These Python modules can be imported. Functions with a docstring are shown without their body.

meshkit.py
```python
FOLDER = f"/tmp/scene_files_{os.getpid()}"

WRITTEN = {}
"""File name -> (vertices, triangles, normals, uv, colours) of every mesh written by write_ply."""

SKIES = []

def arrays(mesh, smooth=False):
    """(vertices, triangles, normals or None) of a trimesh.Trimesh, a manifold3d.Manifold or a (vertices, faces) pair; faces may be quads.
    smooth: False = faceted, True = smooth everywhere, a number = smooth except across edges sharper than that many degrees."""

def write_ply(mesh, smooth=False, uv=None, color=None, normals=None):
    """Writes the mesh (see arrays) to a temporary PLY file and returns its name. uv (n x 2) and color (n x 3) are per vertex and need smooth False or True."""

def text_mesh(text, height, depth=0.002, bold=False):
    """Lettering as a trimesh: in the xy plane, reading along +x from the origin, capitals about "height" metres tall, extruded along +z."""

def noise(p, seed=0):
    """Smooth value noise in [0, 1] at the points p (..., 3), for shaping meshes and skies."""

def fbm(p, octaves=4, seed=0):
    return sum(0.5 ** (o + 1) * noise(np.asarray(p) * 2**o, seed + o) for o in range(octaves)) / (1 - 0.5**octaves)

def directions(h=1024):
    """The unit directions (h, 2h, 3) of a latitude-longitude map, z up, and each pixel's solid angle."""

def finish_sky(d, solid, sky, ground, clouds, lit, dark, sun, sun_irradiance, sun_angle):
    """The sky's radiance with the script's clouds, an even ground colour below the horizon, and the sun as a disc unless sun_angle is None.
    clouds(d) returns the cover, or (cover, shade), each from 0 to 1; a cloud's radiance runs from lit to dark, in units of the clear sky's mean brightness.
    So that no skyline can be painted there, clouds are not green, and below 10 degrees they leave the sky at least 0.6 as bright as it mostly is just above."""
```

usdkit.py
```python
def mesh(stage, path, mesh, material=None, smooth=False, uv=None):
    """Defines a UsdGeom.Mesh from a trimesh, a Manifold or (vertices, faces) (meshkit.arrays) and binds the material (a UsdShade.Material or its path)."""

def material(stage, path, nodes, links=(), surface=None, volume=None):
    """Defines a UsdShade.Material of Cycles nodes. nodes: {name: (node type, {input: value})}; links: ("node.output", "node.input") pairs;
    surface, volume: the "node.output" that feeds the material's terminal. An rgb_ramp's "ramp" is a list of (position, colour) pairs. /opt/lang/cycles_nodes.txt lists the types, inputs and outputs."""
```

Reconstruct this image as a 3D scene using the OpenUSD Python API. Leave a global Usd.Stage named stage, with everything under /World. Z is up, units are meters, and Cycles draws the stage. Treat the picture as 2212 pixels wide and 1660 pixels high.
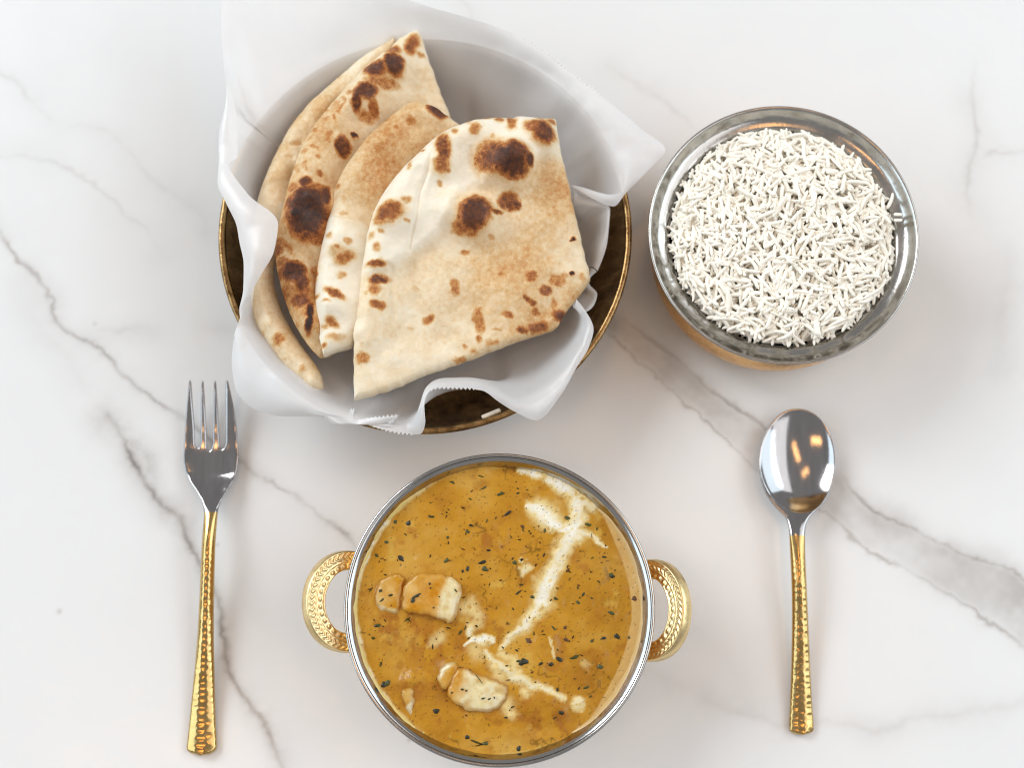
import math, random
import numpy as np, trimesh, shapely
from shapely.geometry import Polygon, Point, LineString
from scipy.spatial import Delaunay, cKDTree
from scipy.interpolate import CubicSpline, PchipInterpolator
from pxr import Usd, UsdGeom, UsdLux, UsdShade, Gf, Sdf, Vt
import usdkit, meshkit

random.seed(7)
RNG = np.random.default_rng(7)
stage = Usd.Stage.CreateInMemory()
UsdGeom.SetStageUpAxis(stage, 'Z'); UsdGeom.SetStageMetersPerUnit(stage, 1.0)
UsdGeom.Xform.Define(stage, '/World'); UsdGeom.Scope.Define(stage, '/World/Looks')

# ------------------------------------------------------------------ camera
D, TILT, FOCAL, SENSOR = 0.75, math.radians(12.0), 50.0, 36.0
PW, PH, FPX = 2212.0, 1660.0, 50.0 / 36.0 * 2212.0
EYE = np.array([0, -D * math.sin(TILT), D * math.cos(TILT)])
RIGHT = np.array([1.0, 0, 0]); UP = np.array([0, math.cos(TILT), math.sin(TILT)]); FWD = np.array([0, math.sin(TILT), -math.cos(TILT)])
cam = UsdGeom.Camera.Define(stage, '/World/camera')
cam.AddTranslateOp().Set(Gf.Vec3d(*EYE)); cam.AddRotateXOp().Set(math.degrees(TILT))
cam.CreateFocalLengthAttr(FOCAL); cam.CreateHorizontalApertureAttr(SENSOR); cam.CreateVerticalApertureAttr(SENSOR * 769 / 1024)
cam.CreateClippingRangeAttr(Gf.Vec2f(0.05, 100)); cam.CreateFStopAttr(4.5); cam.CreateFocusDistanceAttr(0.685)
cam.CreateExposureAttr(0.10)

# ------------------------------------------------------------------ lamps: two windows, an added overhead panel, warm bulbs, dim room
def aim(prim, pos, target):
    z = np.asarray(pos, float) - np.asarray(target, float); z /= np.linalg.norm(z)
    x = np.cross([0, 0, 1.0] if abs(z[2]) < .99 else [0, 1.0, 0], z); x /= np.linalg.norm(x); y = np.cross(z, x)
    UsdGeom.Xformable(prim).AddTransformOp().Set(Gf.Matrix4d(*x, 0, *y, 0, *z, 0, *map(float, pos), 1))
UsdGeom.Scope.Define(stage, '/World/Lights')
def rect_light(name, pos, target, w, h, intensity, color):
    l = UsdLux.RectLight.Define(stage, '/World/Lights/' + name)
    l.CreateWidthAttr(w); l.CreateHeightAttr(h); l.CreateIntensityAttr(intensity); l.CreateColorAttr(Gf.Vec3f(*color)); aim(l, pos, target)
rect_light('window_light_left', (-5.5, 0.6, 3.0), (0, 0, 0.1), 6.5, 4.0, 2.2, (0.70, 0.88, 1.0))
rect_light('window_light_right', (5.5, 1.2, 3.0), (0, 0, 0.1), 6.0, 4.0, 2.0, (0.74, 0.90, 1.0))
rect_light('high_window_left', (-2.9, 2.3, 2.9), (0, 0, 0), 2.0, 2.0, 7.4, (0.95, 0.98, 1.0))
rect_light('added_panel_right', (2.5, 0.3, 2.6), (2.5, 0.3001, 0.0), 2.2, 4.4, 1.45, (0.97, 0.98, 1.0))  # added soft panel, kept off to the side so metal tops reflect dark
BULBS = [(0.30, 0.10, 1.25), (0.36, -0.02, 1.25), (0.42, -0.14, 1.25), (-0.58, -0.26, 1.3), (-0.47, -0.26, 1.3), (-0.36, -0.26, 1.3), (-0.25, -0.26, 1.3), (0.02, 0.42, 1.35), (0.14, 0.50, 1.35)]
for i, pos in enumerate(BULBS):
    s = UsdLux.SphereLight.Define(stage, f'/World/Lights/bulb_{i + 1:03d}')
    s.CreateRadiusAttr(0.085); s.CreateIntensityAttr(3.4); s.CreateColorAttr(Gf.Vec3f(1.0, 0.50, 0.17)); s.AddTranslateOp().Set(Gf.Vec3d(*pos))
dome = UsdLux.DomeLight.Define(stage, '/World/Lights/room'); dome.CreateIntensityAttr(1.0)
dm = usdkit.material(stage, '/World/Looks/room_air', {'b': ('background_shader', {'color': (0.325, 0.325, 0.325), 'strength': 1.0})}, surface='b.background')
UsdShade.MaterialBindingAPI.Apply(dome.GetPrim()).Bind(dm)

# ------------------------------------------------------------------ helpers
def at(px, py, z=0.0):
    """points of the photograph (2212 x 1660 pixels) -> world points at height z"""
    px, py, z = np.broadcast_arrays(np.asarray(px, float), np.asarray(py, float), np.asarray(z, float))
    d = FWD + ((px - PW / 2) / FPX)[..., None] * RIGHT - ((py - PH / 2) / FPX)[..., None] * UP
    s = (z - EYE[2]) / d[..., 2]
    return EYE + s[..., None] * d
def crop(x0, y0, s):
    return lambda pts: np.array([[(x0 + p[0] / s) * .80290, (y0 + p[1] / s) * .80290] + list(p[2:]) for p in pts], float)
C1, C2, C3, C4 = crop(550, 0, 2.371), crop(1100, 0, 2.371), crop(550, 550, 2.371), crop(1000, 550, 2.372)
K2, K3, K4, K5, RB = crop(800, 1200, 2.371), crop(1250, 1200, 2.554), crop(800, 1500, 2.927), crop(1200, 1500, 2.927), crop(1700, 250, 2.075)

def sstep(a, b, x):
    t = np.clip((x - a) / (b - a), 0, 1); return t * t * (3 - 2 * t)
def fb(p, scale, octaves=4, seed=0):
    p = np.asarray(p, float)
    if p.shape[-1] == 2: p = np.concatenate([p, np.full(p.shape[:-1] + (1,), .37)], -1)
    return meshkit.fbm(p * scale, octaves, seed) - .5
def chaikin(pts, n=3, closed=True):
    p = np.asarray(pts, float)
    for _ in range(n):
        q = np.roll(p, -1, 0) if closed else p[1:]
        a = p if closed else p[:-1]
        p2 = np.empty((2 * len(a), p.shape[1])); p2[0::2] = .75 * a + .25 * q; p2[1::2] = .25 * a + .75 * q
        if not closed: p2 = np.vstack([p[:1], p2, p[-1:]])
        p = p2
    return p
def resample(p, step, closed=True):
    q = np.vstack([p, p[:1]]) if closed else p
    d = np.linalg.norm(np.diff(q[:, :2], axis=0), axis=1); keep = np.r_[True, d > 1e-9]; q = q[keep]
    s = np.r_[0, np.cumsum(np.linalg.norm(np.diff(q[:, :2], axis=0), axis=1))]
    n = max(8, int(s[-1] / step)); t = np.linspace(0, s[-1], n, endpoint=not closed)
    return np.stack([np.interp(t, s, q[:, k]) for k in range(q.shape[1])], 1)
def ramp(t, stops):
    x = [s[0] for s in stops]; c = np.array([s[1] for s in stops], float)
    return np.stack([np.interp(t, x, c[:, k]) for k in range(3)], -1)

def slab(outline, step, top, bottom, rings=(.02, .08, .2, .4, .7, 1.0), edge=.004, holes=()):
    """a closed solid over a flat outline (world xy, metres). top(xy, d, w) / bottom(xy, d, w) give heights; d = distance to the edge,
    w = the outline's third column at the nearest edge point"""
    rs = [resample(np.asarray(outline, float), step)] + [resample(np.asarray(h, float), step) for h in holes]
    poly = Polygon(rs[0][:, :2], [h[:, :2] for h in rs[1:]])
    bound = np.vstack(rs); tree = cKDTree(bound[:, :2])
    pts = [bound[:, :2]]
    last = 0
    for r in rings:
        if edge * r - last < step * .12: continue
        last = edge * r
        inner = poly.buffer(-edge * r, join_style=2, mitre_limit=2)
        for g in getattr(inner, 'geoms', [inner]):
            for line in ([g.exterior] + list(g.interiors)) if not g.is_empty else []:
                n = max(4, int(line.length / step)); pts.append(np.array([line.interpolate(i / n, normalized=True).coords[0] for i in range(n)]))
    x0, y0, x1, y1 = poly.bounds
    gx, gy = np.meshgrid(np.arange(x0, x1, step), np.arange(y0, y1, step * .866)); gx[1::2] += step / 2
    g = np.stack([gx.ravel(), gy.ravel()], 1); g = g[shapely.contains_xy(poly, g[:, 0], g[:, 1])]
    if len(g):
        dd = tree.query(g)[0]; g = g[dd > edge * max(rings) + step * .45]; pts.append(g)
    xy = np.vstack(pts); nb = len(bound)
    xy[nb:] += RNG.normal(0, step * 1e-3, xy[nb:].shape)
    tri = Delaunay(xy).simplices
    cen = xy[tri].mean(1); tri = tri[shapely.contains_xy(poly, cen[:, 0], cen[:, 1])]
    e1, e2 = xy[tri[:, 1]] - xy[tri[:, 0]], xy[tri[:, 2]] - xy[tri[:, 0]]
    area = e1[:, 0] * e2[:, 1] - e1[:, 1] * e2[:, 0]
    tri = tri[np.abs(area) > 1e-13]; area = area[np.abs(area) > 0][:0] if False else (xy[tri[:, 1]] - xy[tri[:, 0]])[:, 0] * (xy[tri[:, 2]] - xy[tri[:, 0]])[:, 1] - (xy[tri[:, 1]] - xy[tri[:, 0]])[:, 1] * (xy[tri[:, 2]] - xy[tri[:, 0]])[:, 0]
    tri[area < 0] = tri[area < 0][:, ::-1]
    dist, near = tree.query(xy); dist[:nb] = 0
    w = bound[near, 2] if bound.shape[1] > 2 else np.zeros(len(xy))
    zt, zb = top(xy, dist, w), bottom(xy, dist, w)
    zt[:nb] = (zt[:nb] + zb[:nb]) / 2
    v = np.vstack([np.c_[xy, zt], np.c_[xy[nb:], zb[nb:]]])
    low = tri.copy(); low[low >= nb] += len(xy) - nb
    f = np.vstack([tri, low[:, ::-1]])
    return v, f, len(xy), dist
def split_faces(v, f, ids):
    """the faces of one surface shared out between parts, normals kept from the whole"""
    n = vertex_normals(v, f); out = []
    for k in range(max(ids) + 1):
        ff = f[ids == k]; used, inv = np.unique(ff, return_inverse=True); out.append((v[used], inv.reshape(-1, 3), n[used], used))
    return out
def vertex_normals(v, f):
    n = np.zeros_like(v); c = np.cross(v[f[:, 1]] - v[f[:, 0]], v[f[:, 2]] - v[f[:, 0]])
    for k in range(3): np.add.at(n, f[:, k], c)
    return n / np.maximum(np.linalg.norm(n, axis=1, keepdims=True), 1e-30)

USED = {}
def numbered(path):
    n = USED.get(path, 0); USED[path] = n + 1
    return path if n == 0 else f'{path}_{n:03d}'
def tag(p, label=None, cat=None, group=None, kind=None):
    p = p.GetPrim() if hasattr(p, 'GetPrim') else p
    for k, val in (('label', label), ('category', cat), ('group', group), ('kind', kind)):
        if val: p.SetCustomDataByKey(k, val)
    return p
def thing(name, label, cat, loc=(0, 0, 0), group=None, kind=None):
    x = UsdGeom.Xform.Define(stage, numbered('/World/' + name)); x.AddTranslateOp().Set(Gf.Vec3d(*map(float, loc)))
    x._loc = np.asarray(loc, float); tag(x, label, cat, group, kind); return x
def obj(name, mesh, mat, parent=None, smooth=40, tint=None, normals=None, base=None):
    """one Mesh prim; mesh is a trimesh or (v, f) in world coordinates, moved into its thing's frame by base"""
    path = numbered((str(parent.GetPath()) if parent is not None else '/World') + '/' + name)
    if isinstance(mesh, trimesh.Trimesh): mesh = (np.array(mesh.vertices), np.array(mesh.faces))
    v, f = mesh
    if base is None: base = getattr(parent, '_loc', (0, 0, 0)) if parent is not None else (0, 0, 0)
    v = np.asarray(v, float) - np.asarray(base, float)
    m = usdkit.mesh(stage, path, (v, f), mat, smooth=(True if (tint is not None and smooth) else smooth))
    m._loc = np.asarray(base, float)
    if normals is not None:
        m.CreateNormalsAttr(Vt.Vec3fArray.FromNumpy(normals.astype(np.float32))); m.SetNormalsInterpolation('vertex')
    if tint is not None:
        UsdGeom.PrimvarsAPI(m).CreatePrimvar('tint', Sdf.ValueTypeNames.Color3fArray, 'vertex').Set(Vt.Vec3fArray.FromNumpy(np.clip(tint, 0, 1).astype(np.float32)))
    return m
def lathe(profile, n=160, a0=0.0, a1=2 * math.pi, center=(0, 0, 0)):
    """profile: (r, z) rows, swept round the vertical axis"""
    p = np.asarray(profile, float); full = abs(a1 - a0 - 2 * math.pi) < 1e-6
    a = np.linspace(a0, a1, n, endpoint=not full)
    v = np.stack([p[None, :, 0] * np.cos(a)[:, None], p[None, :, 0] * np.sin(a)[:, None], np.broadcast_to(p[None, :, 1], (n, len(p)))], -1).reshape(-1, 3) + np.asarray(center)
    m = len(p); q = []
    i, j = np.meshgrid(np.arange(n if full else n - 1), np.arange(m - 1), indexing='ij')
    a_, b_ = i * m + j, ((i + 1) % n) * m + j
    return v, np.stack([a_, a_ + 1, b_ + 1, b_], -1).reshape(-1, 4)
def tris(q): q = np.asarray(q); return np.vstack([q[:, [0, 1, 2]], q[:, [0, 2, 3]]]) if q.shape[1] == 4 else q
def spline_profile(pts, n=60):
    p = np.asarray(pts, float); s = np.r_[0, np.cumsum(np.linalg.norm(np.diff(p, axis=0), axis=1))]
    t = np.linspace(0, s[-1], n); return np.stack([PchipInterpolator(s, p[:, k])(t) for k in range(2)], 1)
def grid_faces(n, m):
    i, j = np.meshgrid(np.arange(n - 1), np.arange(m - 1), indexing='ij'); a = i * m + j
    return np.stack([a, a + m, a + m + 1, a + 1], -1).reshape(-1, 4)

# ------------------------------------------------------------------ materials
def tinted(name, rough, spec=.5, bumps=(), sss=0, sss_scale=.002, sss_radius=(1, .6, .35), grain=None, extra=None, rough_noise=None):
    nodes = {'t': ('attribute', {'attribute': 'tint'}), 'co': ('texture_coordinate', {}),
             'p': ('principled_bsdf', {'roughness': rough, 'specular_ior_level': spec, 'subsurface_weight': sss, 'subsurface_scale': sss_scale, 'subsurface_radius': sss_radius, **(extra or {})})}
    links = []; src = 't.color'
    if grain:
        nodes['g'] = ('noise_texture', {'scale': grain[0], 'detail': 5, 'roughness': .65}); links.append(('co.object', 'g.vector'))
        nodes['gr'] = ('rgb_ramp', {'ramp': [(0.25, (1 - grain[1],) * 3), (.75, (1 + 0 * grain[1],) * 3)]}); links.append(('g.fac', 'gr.fac'))
        nodes['gm'] = ('mix', {'mix_type': 'multiply', 'fac': 1.0}); links += [(src, 'gm.color1'), ('gr.color', 'gm.color2')]; src = 'gm.color'
    links.append((src, 'p.base_color'))
    last = None
    for k, (scale, strength, dist) in enumerate(bumps):
        nodes[f'n{k}'] = ('noise_texture', {'scale': scale, 'detail': 4, 'roughness': .6}); nodes[f'b{k}'] = ('bump', {'strength': strength, 'distance': dist})
        links += [('co.object', f'n{k}.vector'), (f'n{k}.fac', f'b{k}.height')]
        if last: links.append((last, f'b{k}.normal'))
        last = f'b{k}.normal'
    if last: links.append((last, 'p.normal'))
    if rough_noise:
        nodes['rn'] = ('noise_texture', {'scale': rough_noise[0], 'detail': 4}); nodes['rr'] = ('map_range', {'from_min': .3, 'from_max': .7, 'to_min': rough_noise[1], 'to_max': rough_noise[2], 'clamp': True})
        links += [('co.object', 'rn.vector'), ('rn.fac', 'rr.value'), ('rr.result', 'p.roughness')]
    return usdkit.material(stage, '/World/Looks/' + name, nodes, links, surface='p.BSDF')
def metal(name, color, rough, wear=.12, scale=(60, 60, 60), bump=0.0, bscale=300, color2=None):
    nodes = {'co': ('texture_coordinate', {}), 'mp': ('mapping', {'scale': scale}), 'n': ('noise_texture', {'scale': 1.0, 'detail': 6, 'roughness': .65}),
             'mr': ('map_range', {'from_min': .3, 'from_max': .7, 'to_min': rough, 'to_max': rough + wear, 'clamp': True}),
             'cr': ('rgb_ramp', {'ramp': [(.3, color2 or color), (.7, color)]}),
             'n2': ('noise_texture', {'scale': bscale, 'detail': 3}), 'b': ('bump', {'strength': bump, 'distance': .001}),
             'p': ('principled_bsdf', {'metallic': 1.0})}
    links = [('co.object', 'mp.vector'), ('mp.vector', 'n.vector'), ('n.fac', 'mr.value'), ('mr.result', 'p.roughness'), ('n.fac', 'cr.fac'), ('cr.color', 'p.base_color')]
    if bump: links += [('co.object', 'n2.vector'), ('n2.fac', 'b.height'), ('b.normal', 'p.normal')]
    return usdkit.material(stage, '/World/Looks/' + name, nodes, links, surface='p.BSDF')
def plain(name, color, rough=.5, **k):
    return usdkit.material(stage, '/World/Looks/' + name, {'n': ('noise_texture', {'scale': 400, 'detail': 3}), 'co': ('texture_coordinate', {}),
        'cr': ('rgb_ramp', {'ramp': [(.3, tuple(c * .75 for c in color)), (.7, color)]}), 'p': ('principled_bsdf', {'roughness': rough, **k})},
        [('co.object', 'n.vector'), ('n.fac', 'cr.fac'), ('cr.color', 'p.base_color')], surface='p.BSDF')

M_marble = tinted('white_marble', .22, .45, bumps=((35, .03, .002),), rough_noise=(30, .2, .32))
CRUST = [(0, (.915, .835, .69)), (.15, (.845, .69, .475)), (.31, (.70, .47, .235)), (.45, (.56, .26, .08)), (.58, (.37, .125, .033)), (.76, (.14, .045, .018)), (1.0, (.04, .02, .016))]
M_naan = usdkit.material(stage, '/World/Looks/naan_crust', {
    'c': ('attribute', {'attribute': 'char'}), 'co': ('texture_coordinate', {}),
    'n1': ('noise_texture', {'scale': 420, 'detail': 6, 'roughness': .65}), 'n2': ('noise_texture', {'scale': 1500, 'detail': 4, 'roughness': .6}), 'n3': ('noise_texture', {'scale': 150, 'detail': 5, 'roughness': .6}),
    'k': ('map_range', {'from_min': .12, 'from_max': .5, 'to_min': .16, 'to_max': .62, 'clamp': True}),
    's1': ('math', {'math_type': 'subtract', 'value2': .5}), 's2': ('math', {'math_type': 'subtract', 'value2': .5}), 'q2': ('math', {'math_type': 'multiply', 'value2': .45}), 'a12': ('math', {'math_type': 'add'}),
    'm': ('math', {'math_type': 'multiply'}), 'sum': ('math', {'math_type': 'add'}), 'cr': ('rgb_ramp', {'ramp': CRUST}),
    'rr': ('map_range', {'from_min': .35, 'from_max': .65, 'to_min': .42, 'to_max': .75, 'clamp': True}),
    'h': ('math', {'math_type': 'multiply_add', 'value2': .5}), 'b1': ('bump', {'strength': .35, 'distance': .0012}), 'b2': ('bump', {'strength': .25, 'distance': .0005}),
    'p': ('principled_bsdf', {'specular_ior_level': .32, 'subsurface_weight': .1, 'subsurface_scale': .002, 'subsurface_radius': (1, .6, .35)})},
    [('co.object', 'n1.vector'), ('co.object', 'n2.vector'), ('co.object', 'n3.vector'), ('c.fac', 'k.value'), ('n1.fac', 's1.value1'), ('n2.fac', 's2.value1'), ('s2.value', 'q2.value1'), ('s1.value', 'a12.value1'), ('q2.value', 'a12.value2'),
     ('a12.value', 'm.value1'), ('k.result', 'm.value2'), ('m.value', 'sum.value1'), ('c.fac', 'sum.value2'), ('sum.value', 'cr.fac'), ('cr.color', 'p.base_color'),
     ('n3.fac', 'rr.value'), ('rr.result', 'p.roughness'), ('n1.fac', 'b1.height'), ('n2.fac', 'b2.height'), ('b1.normal', 'b2.normal'), ('b2.normal', 'p.normal')], surface='p.BSDF')
M_sauce = tinted('curry_sauce', .22, .34, bumps=((260, .2, .0012), (900, .16, .0006)), sss=.08, sss_scale=.0015, sss_radius=(1, .55, .2), grain=(1400, .14), rough_noise=(160, .18, .36))
M_paneer = tinted('paneer', .24, .5, bumps=((600, .12, .0006),), sss=.35, sss_scale=.003, sss_radius=(1, .7, .4), grain=(900, .08))
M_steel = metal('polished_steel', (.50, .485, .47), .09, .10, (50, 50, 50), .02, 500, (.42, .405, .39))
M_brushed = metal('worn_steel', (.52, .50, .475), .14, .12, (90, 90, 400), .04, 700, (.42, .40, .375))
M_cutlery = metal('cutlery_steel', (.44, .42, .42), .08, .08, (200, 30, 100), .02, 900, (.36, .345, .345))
M_gold = metal('gold_plating', (.64, .45, .19), .13, .10, (120, 120, 120), .0, 500, (.50, .32, .11))
M_brass = metal('cast_brass', (.84, .66, .36), .26, .15, (150, 150, 150), .05, 1200, (.78, .58, .28))
M_copper = metal('hammered_copper', (.86, .55, .26), .22, .15, (80, 80, 80), .3, 220, (.70, .40, .16))

# ------------------------------------------------------------------ the marble table
def polyline_dist(xy, line):
    line = np.asarray(line, float); best = np.full(len(xy), 1e9); s_at = np.zeros(len(xy)); acc = 0.0
    for a, b in zip(line[:-1, :2], line[1:, :2]):
        ab = b - a; L = np.linalg.norm(ab)
        t = np.clip(((xy - a) @ ab) / (L * L), 0, 1); d = np.linalg.norm(xy - a - t[:, None] * ab, axis=1)
        u = d < best; best[u] = d[u]; s_at[u] = acc + t[u] * L; acc += L
    return best, s_at, acc
def build_table():
    step = .00078
    xs = np.arange(-.305, .3051, step); ys = np.arange(-.235, .275, step)
    X, Y = np.meshgrid(xs, ys, indexing='ij'); xy = np.stack([X.ravel(), Y.ravel()], 1)
    w1 = np.stack([fb(xy, 60, 3, 3), fb(xy, 60, 3, 9)], 1) * .009 + np.stack([fb(xy, 330, 3, 13), fb(xy, 330, 3, 19)], 1) * .0026
    q = xy + w1
    fine, mid, big = fb(xy, 260, 4, 21) + .5, fb(xy, 45, 4, 31) + .5, fb(xy, 12, 3, 41) + .5
    k = np.zeros(len(xy)); warm = np.zeros(len(xy))
    def vein(pts, width, dark, soft=0.0, softw=.008, gap=.35, seed=0):
        nonlocal k
        line = at(np.array(pts)[:, 0], np.array(pts)[:, 1], 0)[:, :2]
        line = chaikin(line, 2, closed=False)
        lo, hi = line.min(0) - .05, line.max(0) + .05
        sel = np.nonzero(((q > lo) & (q < hi)).all(1))[0]; p = q[sel]
        d, s, L = polyline_dist(p, line)
        mod = np.clip(.35 + 1.3 * (meshkit.noise(np.c_[s * 75, s * 0 + seed, s * 0], 5) ), 0, 1.4) * (1 - gap) + gap * np.clip(2.2 * (fine[sel] - .25), 0, 1.3)
        ends = sstep(0, .02, s) * sstep(0, .02, L - s) * .6 + .4
        a = dark * .66 * np.exp(-(d / width) ** 1.4) * mod * ends
        b = soft * .6 * np.exp(-(d / softw) ** 2) * np.clip(2.4 * mid[sel] - .55, 0, 1.2)
        k[sel] = np.maximum(k[sel], a) + b * (1 - k[sel])
    vein([(-40, 460), (0, 500), (60, 570), (105, 645), (145, 710), (215, 765), (290, 830), (340, 870), (390, 905), (460, 960), (525, 1005), (600, 1045), (660, 1090), (720, 1140), (790, 1200)], .0012, .68, .18, .006, .3, 1)
    vein([(225, 900), (262, 940), (300, 1000), (330, 1060), (352, 1100), (400, 1140), (430, 1200), (462, 1280), (478, 1340), (490, 1430), (520, 1490), (560, 1560), (590, 1600), (615, 1680)], .0017, .92, .32, .007, .25, 2)
    vein([(240, 910), (285, 955), (325, 1000), (335, 1050), (350, 1090)], .0045, .55, .2, .012, .8, 3)
    vein([(-30, 120), (0, 155), (30, 175), (60, 215), (110, 250)], .0014, .30, .08, .008, .4, 4)
    vein([(150, 265), (210, 270), (260, 300), (340, 400), (440, 470), (455, 500)], .0014, .16, .07, .010, .6, 5)
    vein([(-30, 335), (0, 340), (110, 350), (180, 385), (240, 430), (310, 495), (350, 540)], .0012, .22, .08, .010, .3, 6)
    vein([(40, 620), (100, 720), (150, 790), (200, 860), (240, 915)], .004, .08, .12, .011, .5, 7)
    vein([(415, 440), (437, 462), (447, 490)], .0012, .45, .08, .006, .4, 8)
    # the broad grey band
    upper = [(1290, 620), (1345, 690), (1395, 735), (1440, 770), (1490, 800), (1530, 840), (1640, 920), (1730, 970), (1810, 1020), (1850, 1072), (1900, 1112), (2000, 1150), (2100, 1200), (2170, 1232), (2260, 1290)]
    lower = [(1290, 690), (1330, 735), (1400, 805), (1500, 890), (1560, 950), (1620, 995), (1690, 1050), (1770, 1110), (1850, 1160), (1960, 1232), (2060, 1300), (2140, 1350), (2260, 1430)]
    U, Lw = at(*np.array(upper, float).T, 0)[:, :2], at(*np.array(lower, float).T, 0)[:, :2]
    band = Polygon(np.vstack([U, Lw[::-1]]))
    sel = np.nonzero((q[:, 0] > .03) & (q[:, 1] < .08))[0]
    inside = shapely.contains_xy(band, q[sel, 0], q[sel, 1])
    dd = cKDTree(resample(np.vstack([U, Lw[::-1]]), .001)).query(q[sel])[0] * np.where(inside, 1, -1)
    k[sel] = np.maximum(k[sel], sstep(-.003, .005, dd) * (.10 + .30 * np.clip(mid[sel] * 1.6 - .35, 0, 1) * (.5 + fine[sel])))
    vein(upper[1:8], .0013, .68, .22, .007, .2, 11); vein(upper[8:], .0013, .68, .3, .008, .4, 12)
    vein(upper[2:6], .002, .5, .2, .006, .7, 15)
    vein(lower[:9], .0009, .75, .12, .005, .2, 13); vein(lower[7:], .0012, .7, .15, .006, .25, 14)
    vein([(1890, 1100), (1960, 1135), (2050, 1180), (2140, 1215), (2180, 1260)], .0035, .35, .25, .009, .8, 16)
    vein([(2010, 1262), (2060, 1270), (2110, 1275), (2160, 1310)], .0013, .4, .2, .008, .6, 17)
    vein([(2110, 130), (2098, 200), (2104, 260), (2115, 300), (2095, 350), (2090, 400), (2100, 470)], .0014, .30, .16, .010, .4, 21)
    vein([(2240, 320), (2212, 326), (2180, 330), (2150, 318), (2115, 345)], .0014, .42, .16, .009, .5, 22)
    vein([(2180, 560), (2165, 700), (2150, 780)], .003, .12, .18, .012, .5, 23)
    vein([(1530, 1520), (1600, 1545), (1650, 1552), (1710, 1572), (1780, 1560), (1850, 1572), (1900, 1582), (1950, 1560), (2000, 1545), (2100, 1540), (2240, 1520)], .0022, .17, .15, .009, .4, 24)
    vein([(1310, 140), (1380, 185), (1460, 240), (1510, 290)], .0016, .26, .12, .010, .5, 25)
    vein([(990, -10), (1020, 20), (1030, 50)], .0016, .3, .12, .008, .5, 26)
    vein([(1290, 1450), (1350, 1440), (1420, 1460), (1500, 1500)], .002, .1, .12, .010, .6, 27)
    vein([(480, 1270), (470, 1330), (500, 1300), (560, 1330)], .003, .05, .08, .012, .6, 28)
    vein([(180, 720), (260, 715), (340, 712)], .002, .16, .14, .007, .7, 29); vein([(440, 700), (500, 705)], .002, .2, .12, .007, .7, 30)
    for (cx, cy, r, s) in ((128, 1322, .0013, .35), (205, 700, .0016, .2), (884, 1600, .001, .4), (905, 1552, .0012, .35), (782, 1258, .001, .35), (470, 1178, .001, .3), (770, 1382, .0008, .3)):
        c = at(cx, cy, 0)[:2]; k = np.maximum(k, s * np.exp(-(np.linalg.norm(xy - c, axis=1) / r) ** 2))
    k = np.clip(k + .02 * (mid - .45) + .03 * np.clip(big - .55, 0, 1), 0, 1)
    white, grey, dark = np.array([.785, .785, .785]), np.array([.50, .475, .455]), np.array([.13, .115, .11])
    col = np.where(k[:, None] < .5, white + (grey - white) * (k[:, None] / .5), grey + (dark - grey) * ((k[:, None] - .5) / .5))
    v = np.c_[xy, np.zeros(len(xy))]; n, m = len(xs), len(ys); f = [grid_faces(n, m)]
    # plain rest of the slab, its edges and underside
    x0, x1, y0, y1 = xs[0], xs[-1], ys[0], ys[-1]; X0, X1, Y0, Y1, T = -.75, .75, -.45, .55, .03
    ext = np.array([[X0, Y0, 0], [X1, Y0, 0], [X1, Y1, 0], [X0, Y1, 0], [X0, Y0, -T], [X1, Y0, -T], [X1, Y1, -T], [X0, Y1, -T]]); b = len(v)
    i00, i10, i11, i01 = 0, (n - 1) * m, (n - 1) * m + m - 1, m - 1
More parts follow.
